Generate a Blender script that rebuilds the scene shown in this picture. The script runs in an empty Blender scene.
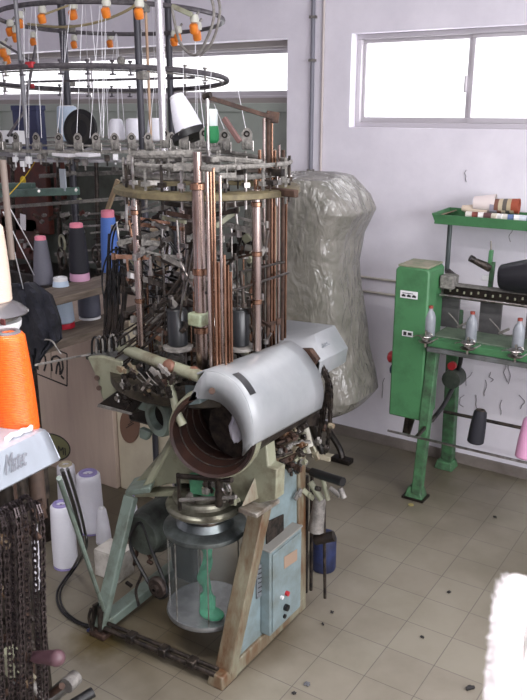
import bpy, math, random
from mathutils import Vector, Matrix, Euler
random.seed(7); rnd=random.Random(3)
PI=math.pi
scn=bpy.context.scene; col=scn.collection
V=Vector
# ------------------------------------------------------------------ camera geometry
f=790.0; CX,CY=263.5,350.0
CAM=V((0,0,1.65)); pitch=math.radians(17.03); yaw=math.radians(33.29)
Fw=V((-math.sin(yaw)*math.cos(pitch),math.cos(yaw)*math.cos(pitch),-math.sin(pitch)))
Rt=V((math.cos(yaw),math.sin(yaw),0)); Up=Rt.cross(Fw)
def ray(x,y): return Fw*f+Rt*(x-CX)+Up*(CY-y)
def at(x,y,Y): d=ray(x,y); return CAM+d*((Y-CAM.y)/d.y)      # point of the place at depth Y
def atx(x,y,X): d=ray(x,y); return CAM+d*((X-CAM.x)/d.x)
def atz(x,y,z=0): d=ray(x,y); return CAM+d*((z-CAM.z)/d.z)
# ------------------------------------------------------------------ materials
def lin(c):
    c=c/255.0
    return c/12.92 if c<=0.04045 else ((c+0.055)/1.055)**2.4
def rgb(c): return (lin(c[0]),lin(c[1]),lin(c[2]),1)
MATS={}
def M(name,c,rough=.6,metal=0,c2=None,amt=.5,scale=14,bump=0,bscale=60,spec=.5,alpha=1,trans=0,stretch=None,sheen=0):
    if name in MATS: return MATS[name]
    m=bpy.data.materials.new(name); m.use_nodes=True; nt=m.node_tree; N=nt.nodes; L=nt.links
    b=N['Principled BSDF']; b.inputs['Roughness'].default_value=rough; b.inputs['Metallic'].default_value=metal
    b.inputs['Specular IOR Level'].default_value=spec
    b.inputs['Base Color'].default_value=rgb(c)
    if alpha<1: b.inputs['Alpha'].default_value=alpha
    if trans: b.inputs['Transmission Weight'].default_value=trans
    tc=N.new('ShaderNodeTexCoord'); mp=N.new('ShaderNodeMapping'); L.new(tc.outputs['Object'],mp.inputs[0])
    if stretch: mp.inputs['Scale'].default_value=stretch
    if c2 is not None:
        nz=N.new('ShaderNodeTexNoise'); nz.inputs['Scale'].default_value=scale; nz.inputs['Detail'].default_value=6; nz.inputs['Roughness'].default_value=.65
        L.new(mp.outputs[0],nz.inputs['Vector'])
        r=N.new('ShaderNodeValToRGB'); r.color_ramp.elements[0].position=max(0,.5-.28*amt-.02+(.5-amt)*.25); r.color_ramp.elements[1].position=min(1,.62+.1*(1-amt)+(.5-amt)*.25)
        r.color_ramp.elements[0].color=rgb(c); r.color_ramp.elements[1].color=rgb(c2)
        L.new(nz.outputs[0],r.inputs[0]); L.new(r.outputs[0],b.inputs['Base Color'])
    if bump:
        n2=N.new('ShaderNodeTexNoise'); n2.inputs['Scale'].default_value=bscale; n2.inputs['Detail'].default_value=5
        L.new(mp.outputs[0],n2.inputs['Vector'])
        bp=N.new('ShaderNodeBump'); bp.inputs['Strength'].default_value=bump; bp.inputs['Distance'].default_value=.01
        L.new(n2.outputs[0],bp.inputs['Height']); L.new(bp.outputs[0],b.inputs['Normal'])
    MATS[name]=m; return m
def yarnmat(name,c,c2,rough=.55):
    if name in MATS: return MATS[name]
    m=M(name,c,rough); nt=m.node_tree; N=nt.nodes; L=nt.links; b=N['Principled BSDF']
    tc=N.new('ShaderNodeTexCoord')
    w=N.new('ShaderNodeTexWave'); w.wave_type='BANDS'; w.bands_direction='Z'; w.inputs['Scale'].default_value=95; w.inputs['Distortion'].default_value=2.5; w.inputs['Detail'].default_value=3
    L.new(tc.outputs['Object'],w.inputs['Vector'])
    nz=N.new('ShaderNodeTexNoise'); nz.inputs['Scale'].default_value=90; nz.inputs['Detail'].default_value=4
    mp=N.new('ShaderNodeMapping'); mp.inputs['Scale'].default_value=(1,1,6); L.new(tc.outputs['Object'],mp.inputs[0]); L.new(mp.outputs[0],nz.inputs['Vector'])
    mx=N.new('ShaderNodeMix'); mx.data_type='RGBA'
    ad=N.new('ShaderNodeMath'); ad.operation='MULTIPLY_ADD'; ad.inputs[1].default_value=.5; L.new(w.outputs['Fac'],ad.inputs[0]); L.new(nz.outputs[0],ad.inputs[2]); 
    su=N.new('ShaderNodeMath'); su.operation='SUBTRACT'; su.use_clamp=True; L.new(ad.outputs[0],su.inputs[0]); su.inputs[1].default_value=.3
    L.new(su.outputs[0],mx.inputs['Factor']); mx.inputs['A'].default_value=rgb(c2); mx.inputs['B'].default_value=rgb(c)
    L.new(mx.outputs['Result'],b.inputs['Base Color'])
    bp=N.new('ShaderNodeBump'); bp.inputs['Strength'].default_value=.35; bp.inputs['Distance'].default_value=.003; L.new(su.outputs[0],bp.inputs['Height']); L.new(bp.outputs[0],b.inputs['Normal'])
    return m
white_wall=M('painted_plaster',(230,226,234),.85,c2=(216,212,221),scale=3,bump=.12,bscale=25)
steel=M('polished_steel',(190,188,186),.28,1,c2=(120,112,104),scale=30)
copper=M('oily_copper_rod',(166,130,108),.25,1,c2=(92,64,48),scale=25,amt=.3,stretch=(1,1,.35))
colsteel=M('oily_column_steel',(184,168,160),.22,1,c2=(110,84,70),scale=10,amt=.25,stretch=(1,1,.3))
darkm=M('oily_dark_metal',(38,35,34),.45,.6,c2=(84,74,66),scale=40,amt=.4,bump=.2)
darker=M('black_greased_iron',(20,19,19),.4,.4,c2=(48,40,34),scale=30,bump=.2)
greym=M('dusty_grey_metal',(112,108,104),.6,.35,c2=(158,154,148),scale=40,amt=.4,bump=.2)
dust=M('lint_covered_metal',(104,102,98),.95,0,c2=(150,146,140),scale=60,amt=.4,bump=.7,bscale=140)
rust=M('rusty_brown_iron',(88,66,54),.7,.3,c2=(42,30,26),scale=28,bump=.3)
cream=M('greasy_cream_enamel',(140,141,120),.42,c2=(92,76,56),scale=14,amt=.2,bump=.08)
creamrust=M('stained_cream_enamel',(140,142,122),.5,c2=(92,62,38),scale=16,amt=.62,bump=.15,stretch=(1,1,.3))
greeng=M('chipped_grey_green_enamel',(116,130,121),.45,c2=(80,84,72),scale=16,amt=.25,bump=.1)
paleblue=M('pale_blue_grey_enamel',(126,144,148),.5,c2=(104,112,108),scale=10,amt=.5)
hoodm=M('pale_grey_hood_enamel',(150,152,154),.36,.1,c2=(136,140,142),scale=9,amt=.5)
brownd=M('oily_brown_bore',(38,26,23),.5,.2,c2=(62,38,30),scale=10,amt=.4)
black=M('black_rubber',(17,17,19),.45)
hosem=M('black_hose',(14,14,15),.35)
navy=M('navy_plastic',(38,44,78),.5)
bluep=M('blue_enamel',(38,50,92),.5,c2=(26,30,50),scale=20)
green=M('green_enamel',(70,122,80),.5,c2=(58,100,66),scale=12,amt=.3,bump=.05)
greend=M('dirty_green_enamel',(70,116,78),.6,c2=(50,62,48),scale=22,amt=.45,bump=.15)
orange=M('orange_plastic',(226,132,40),.4,c2=(200,104,30),scale=30)
redp=M('red_plastic',(170,40,48),.4)
pink=M('pink_plastic',(222,130,150),.5)
pinkb=M('mauve_plastic',(196,150,178),.5)
lilac=M('lilac_plastic',(150,140,190),.5)
whitep=M('white_plastic',(222,222,224),.45)
paper=M('paper',(214,212,216),.8)
cardboard=M('cardboard',(188,170,154),.85,c2=(176,158,145),scale=20,stretch=(1,1,.1))
cardprint=M('black_print_ink',(44,42,42),.8)
wood=M('grimy_wood',(124,112,100),.75,c2=(84,74,64),scale=12,bump=.1,stretch=(6,.6,6))
beigep=M('beige_board',(212,204,180),.6,c2=(196,186,162),scale=6)
brownst=M('brown_sticker',(120,92,76),.6)
cloth=M('black_cloth',(30,31,42),.95,c2=(20,21,28),scale=30,bump=.3,bscale=80)
ptan=M('shutter_grey_green_paint',(162,169,160),.6,c2=(152,158,150),scale=4)
alum=M('aluminium_frame',(196,192,196),.4,.4)
redbrown=M('red_brown_panel',(90,38,26),.6,c2=(50,26,20),scale=12)
woodpole=M('tan_pole',(178,150,124),.5,c2=(140,112,90),scale=20,stretch=(1,1,.2))
lintw=M('white_lint',(236,232,234),.95,bump=.6,bscale=90)
teal=M('green_sock_fabric',(60,150,112),.85,c2=(44,120,88),scale=40,bump=.3)
# ------------------------------------------------------------------ mesh builder
class MB:
    def __init__(s): s.v=[]; s.f=[]
    def add(s,vs,fs):
        k=len(s.v); s.v+= [V(a) for a in vs]; s.f+=[tuple(i+k for i in q) for q in fs]; return s
    def box(s,c,d,rot=None,taper=1):
        c=V(c); x,y,z=d[0]/2,d[1]/2,d[2]/2; t=taper
        vs=[V((-x,-y,-z)),V((x,-y,-z)),V((x,y,-z)),V((-x,y,-z)),V((-x*t,-y*t,z)),V((x*t,-y*t,z)),V((x*t,y*t,z)),V((-x*t,y*t,z))]
        if rot: R=Euler(rot).to_matrix(); vs=[R@a for a in vs]
        return s.add([a+c for a in vs],[(3,2,1,0),(4,5,6,7),(0,1,5,4),(1,2,6,5),(2,3,7,6),(3,0,4,7)])
    def bb(s,a,b):
        return s.box([(a[i]+b[i])/2 for i in range(3)],[abs(b[i]-a[i]) for i in range(3)])
    def bar(s,a,b,w,h,up=(0,0,1),w2=None,h2=None):
        a,b=V(a),V(b); d=(b-a).normalized(); u=V(up)
        if abs(d.dot(u))>.98: u=V((0,1,0))
        sd=d.cross(u).normalized(); u=sd.cross(d)
        w2=w2 or w; h2=h2 or h; vs=[]
        for p,ww,hh in ((a,w,h),(b,w2,h2)):
            vs+=[p-sd*ww/2-u*hh/2,p+sd*ww/2-u*hh/2,p+sd*ww/2+u*hh/2,p-sd*ww/2+u*hh/2]
        return s.add(vs,[(3,2,1,0),(4,5,6,7),(0,1,5,4),(1,2,6,5),(2,3,7,6),(3,0,4,7)])
    def tube(s,pts,r,n=8,r2=None,closed=False):
        pts=[V(p) for p in pts]; m=len(pts); r2=r if r2 is None else r2
        d0=(pts[1]-pts[0]).normalized(); u=V((0,0,1)) if abs(d0.z)<.9 else V((1,0,0))
        u=(u-d0*u.dot(d0)).normalized(); vs=[]; fs=[]
        for i,p in enumerate(pts):
            if closed: d=(pts[(i+1)%m]-pts[i-1]).normalized()
            else: d=(pts[min(i+1,m-1)]-pts[max(i-1,0)]).normalized()
            u=(u-d*u.dot(d)); u=u.normalized() if u.length>1e-6 else d.orthogonal().normalized()
            w=d.cross(u); rr=r+(r2-r)*i/max(1,m-1)
            for k in range(n):
                a=2*PI*k/n; vs.append(p+(u*math.cos(a)+w*math.sin(a))*rr)
        rng=m if closed else m-1
        for i in range(rng):
            for k in range(n):
                j=(i+1)%m; fs.append((i*n+k,i*n+(k+1)%n,j*n+(k+1)%n,j*n+k))
        if not closed: fs.append(tuple(range(n-1,-1,-1))); fs.append(tuple((m-1)*n+k for k in range(n)))
        return s.add(vs,fs)
    def lathe(s,prof,c=(0,0,0),axis=(0,0,1),n=32,cap=True,a0=0,a1=2*PI):
        c=V(c); ax=V(axis).normalized(); q=V((0,0,1)).rotation_difference(ax); vs=[]; fs=[]; full=abs(a1-a0-2*PI)<1e-6
        nn=n if full else n+1
        for r,z in prof:
            for k in range(nn):
                a=a0+(a1-a0)*k/n; vs.append(c+q@V((max(r,1e-5)*math.cos(a),max(r,1e-5)*math.sin(a),z)))
        for i in range(len(prof)-1):
            for k in range(n if full else n):
                j=(k+1)%nn; fs.append((i*nn+k,i*nn+j,(i+1)*nn+j,(i+1)*nn+k))
        if cap and full:
            if prof[0][0]>1e-4: fs.append(tuple(range(nn-1,-1,-1)))
            if prof[-1][0]>1e-4: fs.append(tuple((len(prof)-1)*nn+k for k in range(nn)))
        return s.add(vs,fs)
    def cyl(s,a,b,r,n=16,r2=None): return s.tube([a,b],r,n,r2)
    def ring(s,c,R,r,n=48,m=8,axis=(0,0,1),sq=None):
        if sq: w,h=sq; return s.lathe([(R-w/2,-h/2),(R+w/2,-h/2),(R+w/2,h/2),(R-w/2,h/2),(R-w/2,-h/2)],c,axis,n,False)
        return s.lathe([(R+r*math.cos(t*2*PI/m),r*math.sin(t*2*PI/m)) for t in range(m+1)],c,axis,n,False)
    def prism(s,poly,ext):
        ext=V(ext); p=[V(a) for a in poly]; n=len(p)
        return s.add(p+[a+ext for a in p],[tuple(range(n-1,-1,-1)),tuple(range(n,2*n))]+[(i,(i+1)%n,n+(i+1)%n,n+i) for i in range(n)])
    def sphere(s,c,r,n=12,sc=(1,1,1)):
        m=n//2; pr=[(r*math.sin(PI*i/m),-r*math.cos(PI*i/m)) for i in range(m+1)]
        k=len(s.v); s.lathe(pr,(0,0,0),(0,0,1),n,False)
        for i in range(k,len(s.v)): a=s.v[i]; s.v[i]=V((a.x*sc[0],a.y*sc[1],a.z*sc[2]))+V(c)
        return s
    def grid(s,rows):
        n=len(rows[0]); vs=[p for r in rows for p in r]; fs=[]
        for i in range(len(rows)-1):
            for j in range(n-1): fs.append((i*n+j,i*n+j+1,(i+1)*n+j+1,(i+1)*n+j))
        return s.add(vs,fs)
    def build(s,name,mat,parent=None,smooth=None,bevel=0,solid=0,local=False,sub=0,label=None):
        off=V((0,0,0))
        if parent is not None and not local: off=V(parent.get('_w',(0,0,0)))
        me=bpy.data.meshes.new(name); me.from_pydata([tuple(a-off) for a in s.v],[],s.f); me.materials.append(mat)
        import bmesh
        bm=bmesh.new(); bm.from_mesh(me); bmesh.ops.recalc_face_normals(bm,faces=bm.faces); bm.to_mesh(me); bm.free()
        if smooth is None: smooth=True
        o=bpy.data.objects.new(name,me); col.objects.link(o)
        if smooth:
            me.polygons.foreach_set('use_smooth',[True]*len(me.polygons)); me.set_sharp_from_angle(angle=math.radians(38))
        if solid: md=o.modifiers.new('s','SOLIDIFY'); md.thickness=solid; md.offset=0
        if sub: md=o.modifiers.new('u','SUBSURF'); md.levels=sub; md.render_levels=sub
        if bevel:
            md=o.modifiers.new('b','BEVEL'); md.width=bevel; md.segments=2; md.limit_method='ANGLE'; md.angle_limit=math.radians(50)
        if parent is not None:
            o.parent=parent
            o['_w']=parent.get('_w',(0,0,0))
        else: o['_w']=(0,0,0)
        if label: o['label']=label
        return o
def tag(o,label,cat,group=None,kind=None):
    if label: o['label']=label
    if cat: o['category']=cat
    if group: o['group']=group
    if kind: o['kind']=kind
    return o
def thing(name,label,cat,loc=(0,0,0),group=None,rot=None):
    o=bpy.data.objects.new(name,None); col.objects.link(o); o.empty_display_size=.1
    o.location=loc; o['_w']=tuple(loc)
    if rot: o.rotation_euler=rot
    return tag(o,label,cat,group)
def struct(name,mb,mat,parent=None,**k):
    o=mb.build(name,mat,parent,**k)
    if parent is None: o['kind']='structure'
    return o
def single(name,mb,mat,label,cat,group=None,kind=None,**k):
    "a thing that is one mesh: origin moved to its base"
    lo=V((sum(a.x for a in mb.v)/len(mb.v),sum(a.y for a in mb.v)/len(mb.v),min(a.z for a in mb.v)))
    mb.v=[a-lo for a in mb.v]; o=mb.build(name,mat,None,**k); o.location=lo
    return tag(o,label,cat,group,kind)
def kids(o): return [c for c in bpy.data.objects if c.parent==o]
def dup(o,loc,rot=None,label=None,group=None,parent=None):
    c=o.copy(); col.objects.link(c); c.parent=parent
    if parent is None: c.location=loc
    if rot: c.rotation_euler=rot
    if label: c['label']=label
    if group: c['group']=group
    for k in kids(o): dup(k,None,parent=c)
    return c
def smoothpts(pts,k=8,closed=False):
    pts=[V(p) for p in pts]; out=[]; n=len(pts)
    for i in range(n if closed else n-1):
        p0=pts[i-1] if (i>0 or closed) else pts[0]; p1=pts[i]; p2=pts[(i+1)%n]; p3=pts[(i+2)%n] if (i+2<n or closed) else pts[-1]
        for j in range(k):
            t=j/k; out.append(.5*((2*p1)+(p2-p0)*t+(2*p0-5*p1+4*p2-p3)*t*t+(3*p1-p0-3*p2+p3)*t**3))
    if not closed: out.append(pts[-1])
    return out
def text(s,size,mat,parent,origin,xdir,ydir,ext=.0006,name='lettering',shear=0,align='LEFT'):
    cu=bpy.data.curves.new('t','FONT'); cu.body=s; cu.size=size; cu.extrude=ext; cu.shear=shear; cu.align_x=align
    t=bpy.data.objects.new('t',cu); col.objects.link(t)
    dg=bpy.context.evaluated_depsgraph_get(); me=bpy.data.meshes.new_from_object(t.evaluated_get(dg)); bpy.data.objects.remove(t)
    x=V(xdir).normalized(); y=V(ydir); y=(y-x*y.dot(x)).normalized(); z=x.cross(y)
    off=V(parent.get('_w',(0,0,0))); mt=Matrix.Translation(V(origin)-off)@Matrix((x,y,z)).transposed().to_4x4(); me.transform(mt)
    me.materials.clear(); me.materials.append(mat)
    o=bpy.data.objects.new(name,me); col.objects.link(o); o.parent=parent; return o
def chain(mb,pts,pitch=.013,w=.008,side=(0,1,0)):
    P=smoothpts(pts,14); acc=0; nxt=0; i=0; S=V(side).normalized()
    L=[0]
    for a,b in zip(P,P[1:]): L.append(L[-1]+(b-a).length)
    n=int(L[-1]/pitch); q=[]; j=0
    for k in range(n+1):
        d=k*pitch
        while j<len(L)-2 and L[j+1]<d: j+=1
        t=(d-L[j])/max(1e-6,L[j+1]-L[j]); q.append(P[j].lerp(P[j+1],min(1,t)))
    for k in range(len(q)-1):
        a,b=q[k],q[k+1]; ww=w if k%2 else w*.6; d=(b-a)*.18
        for sg in (-1,1): mb.bar(a-d+S*sg*ww/2,b+d+S*sg*ww/2,.0022,.008,up=S.cross(b-a) if S.cross(b-a).length>1e-5 else (0,0,1))
        mb.cyl(a-S*w*.4,a+S*w*.4,.0033,6)
# ================================================================== THE ROOM
WY=3.465
GX=-1.005; GY=1.845; TP=.16
def floor_mat():
    m=M('floor_tiles',(150,140,130),.42); nt=m.node_tree; N=nt.nodes; L=nt.links; b=N['Principled BSDF']
    tc=N.new('ShaderNodeTexCoord'); mp=N.new('ShaderNodeMapping'); L.new(tc.outputs['Object'],mp.inputs[0])
    mp.inputs['Location'].default_value=(-GX+TP*40,-GY+TP*40,0)
    br=N.new('ShaderNodeTexBrick'); br.offset=0; br.squash=1; br.inputs['Scale'].default_value=1; br.inputs['Mortar Size'].default_value=.0013; br.inputs['Mortar Smooth'].default_value=.2
    br.inputs['Brick Width'].default_value=TP; br.inputs['Row Height'].default_value=TP; br.inputs['Bias'].default_value=0
    br.inputs['Color1'].default_value=rgb((137,131,117)); br.inputs['Color2'].default_value=rgb((133,126,113)); br.inputs['Mortar'].default_value=rgb((94,88,82))
    L.new(mp.outputs[0],br.inputs['Vector'])
    nz=N.new('ShaderNodeTexNoise'); nz.inputs['Scale'].default_value=2.2; nz.inputs['Detail'].default_value=8; nz.inputs['Roughness'].default_value=.6; L.new(tc.outputs['Object'],nz.inputs['Vector'])
    r=N.new('ShaderNodeValToRGB'); r.color_ramp.elements[0].position=.42; r.color_ramp.elements[0].color=(1,1,1,1); r.color_ramp.elements[1].position=.78; r.color_ramp.elements[1].color=(.62,.60,.55,1)
    L.new(nz.outputs[0],r.inputs[0])
    mx=N.new('ShaderNodeMix'); mx.data_type='RGBA'; mx.blend_type='MULTIPLY'; mx.inputs['Factor'].default_value=1
    L.new(br.outputs['Color'],mx.inputs['A']); L.new(r.outputs[0],mx.inputs['B'])
    # darker patches: under the knitting machine and the rack, dirt by the wall
    def floor_patch(cx,cy,rx,ry,colr):
        nonlocal last
        mm=N.new('ShaderNodeMapping'); mm.inputs['Location'].default_value=(-cx/rx,-cy/ry,0); mm.inputs['Scale'].default_value=(1/rx,1/ry,1); L.new(tc.outputs['Object'],mm.inputs[0])
        n3=N.new('ShaderNodeTexNoise'); n3.inputs['Scale'].default_value=1.6; n3.inputs['Detail'].default_value=5; L.new(mm.outputs[0],n3.inputs['Vector'])
        ln=N.new('ShaderNodeVectorMath'); ln.operation='LENGTH'; L.new(mm.outputs[0],ln.inputs[0])
        ad=N.new('ShaderNodeMath'); ad.operation='ADD'; L.new(ln.outputs['Value'],ad.inputs[0]); L.new(n3.outputs[0],ad.inputs[1])
        rr=N.new('ShaderNodeValToRGB'); rr.color_ramp.elements[0].position=.55; rr.color_ramp.elements[1].position=1.0
        L.new(ad.outputs[0],rr.inputs[0])
        d=N.new('ShaderNodeMath'); d.operation='DIVIDE'; L.new(ad.outputs[0],d.inputs[0]); d.inputs[1].default_value=1.6; L.new(d.outputs[0],rr.inputs[0])
        rr.color_ramp.elements[0].color=rgb(colr); rr.color_ramp.elements[1].color=(1,1,1,1)
        m2=N.new('ShaderNodeMix'); m2.data_type='RGBA'; m2.blend_type='MULTIPLY'; m2.inputs['Factor'].default_value=1
        L.new(last,m2.inputs['A']); L.new(rr.outputs[0],m2.inputs['B']); last=m2.outputs['Result']
    last=mx.outputs['Result']
    floor_patch(-1.42,1.8,.42,.40,(170,160,140)); floor_patch(-1.63,1.53,.12,.12,(176,162,120)); floor_patch(-1.2,3.3,.6,.5,(196,194,184)); floor_patch(-.3,2.9,.6,.7,(205,205,196)); floor_patch(-2.3,2.2,.6,.6,(180,176,166))
    L.new(last,b.inputs['Base Color'])
    bp=N.new('ShaderNodeBump'); bp.inputs['Strength'].default_value=.3; bp.inputs['Distance'].default_value=.002; bp.invert=True; L.new(br.outputs['Fac'],bp.inputs['Height']); L.new(bp.outputs[0],b.inputs['Normal'])
    return m
X0,X1,Y0,H=-5.2,2.2,-2.6,2.75
struct('floor',MB().bb((X0-.1,Y0-.1,-.1),(X1+.1,WY+.3,0)),floor_mat(),smooth=False)
struct('ceiling',MB().bb((X0-.1,Y0-.1,H),(X1+.1,WY+.3,H+.1)),white_wall,smooth=False)
# back wall with two openings
OX=-2.137; OT=1.972; W0,W1,WB,WT=-1.792,-.70,1.563,1.976; TH=.22
w=MB()
w.bb((X0,WY,OT),(OX,WY+TH,H)); w.bb((OX,WY,0),(W0,WY+TH,H)); w.bb((W0,WY,0),(W1,WY+TH,WB)); w.bb((W0,WY,WT),(W1,WY+TH,H)); w.bb((W1,WY,0),(X1,WY+TH,H))
struct('wall_back',w,white_wall,smooth=False)
struct('wall_left',MB().bb((X0-.12,Y0,0),(X0,WY+TH,H)),white_wall,smooth=False)
struct('wall_front',MB().bb((X0,Y0-.12,0),(X1,Y0,H)),white_wall,smooth=False)
rw=MB()   # right wall with an added, unseen opening to let light in
rw.bb((X1,Y0,0),(X1+.15,WY+TH,1.0)); rw.bb((X1,Y0,2.3),(X1+.15,WY+TH,H)); rw.bb((X1,Y0,1.0),(X1+.15,-1.6,2.3)); rw.bb((X1,2.4,1.0),(X1+.15,WY+TH,2.3))
struct('wall_right',rw,white_wall,smooth=False)
struct('baseboard_back',MB().bb((OX,WY-.012,0),(X1,WY,.052)),M('skirting_tile',(132,124,118),.5,c2=(108,100,94),scale=8),smooth=False,bevel=.002)
glass=M('window_glass',(235,240,245),.05,alpha=.25)
def window(name,x0,x1,z0,z1,y,splits,fw=.022):
    e=bpy.data.objects.new(name,None); col.objects.link(e); e['kind']='structure'; e.location=(x0,y,z0); e['_w']=(x0,y,z0)
    m=MB(); m.bb((x0,y,z0),(x1,y+.05,z0+fw)); m.bb((x0,y,z1-fw),(x1,y+.05,z1)); m.bb((x0,y,z0+fw),(x0+fw,y+.05,z1-fw)); m.bb((x1-fw,y,z0+fw),(x1,y+.05,z1-fw))
    m.build('window_frame',alum,e,bevel=.002)
    xs=[x0+fw]+splits+[x1-fw]
    for i in range(len(xs)-1):
        a,b=xs[i],xs[i+1]; yy=y+.012 if i%2 else y+.026; s=.024
        m=MB(); m.bb((a,yy,z0+fw),(b,yy+.014,z0+fw+s)); m.bb((a,yy,z1-fw-s*.7),(b,yy+.014,z1-fw)); m.bb((a,yy,z0+fw+s),(a+s*.6,yy+.014,z1-fw-s*.7)); m.bb((b-s*.8,yy,z0+fw+s),(b,yy+.014,z1-fw-s*.7))
        sh=m.build('sash',alum,e,bevel=.002)
        MB().bb((a+s*.6,yy+.005,z0+fw+s),(b-s*.8,yy+.009,z1-fw-s*.7)).build('pane',glass,sh,smooth=False)
    return e
e2=window('window_1',W0,W1,WB,WT,WY+.06,[-1.245])
MB().box((-1.262,WY+.066,1.75),(.012,.012,.07)).build('latch',alum,e2,bevel=.003)
window('window_2',X0,OX,1.70,1.945,WY+.13,[-4.4,-3.62],.012)
struct('trim_1',MB().bb((X0,WY+.10,1.945),(OX,WY+.19,OT)).bb((X0,WY+.12,1.675),(OX,WY+.19,1.70)),M('lintel_grey',(150,144,140),.7),smooth=False)
# grey-green steel leaves of the big door below the glass
dm=bpy.data.objects.new('door_1',None); col.objects.link(dm); dm['kind']='structure'; dm.location=(OX,WY+.13,0); dm['_w']=(OX,WY+.13,0)
xe=OX
for i,wd in enumerate((.78,.78,.78,.72)):
    m=MB(); m.bb((xe-wd+.004,WY+.13,.0),(xe-.004,WY+.16,1.675)); m.build('door_leaf',ptan,dm,bevel=.003)
    m=MB(); m.bb((xe-wd+.004,WY+.115,1.63),(xe-.004,WY+.13,1.675)); m.bb((xe-wd+.004,WY+.115,0),(xe-wd+.045,WY+.13,1.63)); m.bb((xe-.045,WY+.115,0),(xe-.004,WY+.13,1.63))
    m.build('door_stile',ptan,dm,bevel=.002); xe-=wd
# pipes on the wall
m=MB(); m.tube([(-1.99,WY-.012,.06),(-1.99,WY-.012,2.6)],.010,10); o=single('conduit_pipe',m,M('grey_conduit',(118,118,128),.5),'thick grey conduit running up the wall left of the window','pipe')
for z in (1.35,1.86,2.05): mb=MB().bb((-2.005,WY-.026,z),(-1.975,WY,z+.012)); mb.v=[a-V(o.location) for a in mb.v]; mb.build('pipe_clip',greym,o,local=True)
m=MB(); m.tube([(-1.935,WY-.009,.06),(-1.935,WY-.009,2.6)],.006,10); single('conduit_pipe',m,M('cream_conduit',(196,186,182),.5),'thin cream conduit beside the thick grey pipe on the wall','pipe')
m=MB(); m.tube([(-2.13,WY-.010,.790),(-1.2,WY-.010,.785)],.006,8); single('wall_pipe',m,M('offwhite_pipe',(186,180,170),.5),'lower horizontal pipe on the wall left of the green winder','pipe')
m=MB(); m.tube([(-2.13,WY-.010,.86),(-1.2,WY-.010,.855)],.006,8); single('wall_pipe',m,MATS['offwhite_pipe'],'upper horizontal pipe on the wall left of the green winder','pipe')
# lint / cobweb strands on the wall by the winder
cob=M('grey_lint',(128,122,128),.95)
for i,(px,py,ln) in enumerate(((461,362,26),(478,395,20),(470,372,14),(512,350,34),(505,362,20),(462,395,12),(500,400,15),(521,395,14),(505,212,16),(498,214,10),(513,218,24),(441,80,0),(464,170,12),(385,378,20),(493,372,10),(486,380,16))):
    if ln==0: continue
    y=WY-.004 if i not in (8,9,10) else 3.30
    pts=[]; x=px
    for k in range(5): pts.append(at(x+random.uniform(-2.5,2.5),py+ln*k/4,y)); x+=random.uniform(-1.5,1.5)
    single('lint_strand',MB().tube(smoothpts(pts,4),.0016,5),cob,'thin grey strand of lint hanging by the wall near the green winder','lint','lint strands on and near the back wall')
# added ceiling lights, out of view, put in to brighten the room
lampm=M('added_lamp_tube',(255,255,255)); lampm.node_tree.nodes['Principled BSDF'].inputs['Emission Color'].default_value=(1,.97,.96,1); lampm.node_tree.nodes['Principled BSDF'].inputs['Emission Strength'].default_value=4
for i,(x,y) in enumerate(((-1.2,.6),(.6,1.6))):
    t=thing('added_ceiling_light',('added white fluorescent ceiling light, out of view, over the nearest knitting machine side','added white fluorescent ceiling light, out of view, over the open floor by the green winder')[i],'lamp',(x,y,H-.06))
    MB().bb((x-.6,y-.05,H-.06),(x+.6,y+.05,H)).build('housing',whitep,t,bevel=.004)
    MB().cyl((x-.57,y,H-.08),(x+.57,y,H-.08),.013).build('tube',lampm,t)
# ================================================================== YARN CONES
def yarn_cone(base,h,r0,r1,ym,tubem,label,group=None,rot=None,name='yarn_cone',tip=.06,foot=.0,footm=None,seam=None):
    t=thing(name,label,'yarn cone',base,group,rot)
    hb=h*foot; ht=h*(1-tip)
    n=10; pr=[(.004,hb),(r0-.006,hb),(r0,hb+.006)]
    for k in range(1,n): u=k/n; pr.append((r0+(r1-r0)*u+.002*math.sin(PI*u),hb+.006+(ht-hb-.012)*u))
    pr+=[(r1,ht-.006),(r1-.005,ht),(r1*.55,ht),(.004,ht)]
    MB().lathe(pr,n=36,cap=False).build('yarn',ym,t,local=True)
    rt=r1*.78 if tip<.05 else r1*.92
    MB().lathe([(rt*.62,ht-.02),(rt,ht-.01),(rt,h-.003),(rt-.003,h),(rt*.62,h),(rt*.55,h-.012),(rt*.5,ht-.02)],n=28,cap=False).build('cone_tube',tubem,t,local=True)
    if foot>0: MB().lathe([(.01,0),(r0*.98,0),(r0*1.0,.004),(r0*.96,hb),(.01,hb)],n=32,cap=False).build('cone_foot',footm or tubem,t,local=True)
    return t
ywhite=yarnmat('yarn_white',(240,240,246),(222,222,232)); yorange=yarnmat('yarn_orange',(255,134,40),(244,66,12),.3)
ygrey=yarnmat('yarn_grey',(104,104,114),(84,84,94)); yblack=yarnmat('yarn_black',(28,28,38),(18,18,26),.7); yblue=yarnmat('yarn_blue',(84,124,196),(66,100,176))
ydark=yarnmat('yarn_charcoal',(90,92,106),(74,76,90)); ycream=yarnmat('yarn_cream',(226,206,188),(206,186,168)); ypink=yarnmat('yarn_pink',(214,160,190),(198,140,176)); yice=yarnmat('yarn_ice',(196,212,228),(176,194,214))
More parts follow.
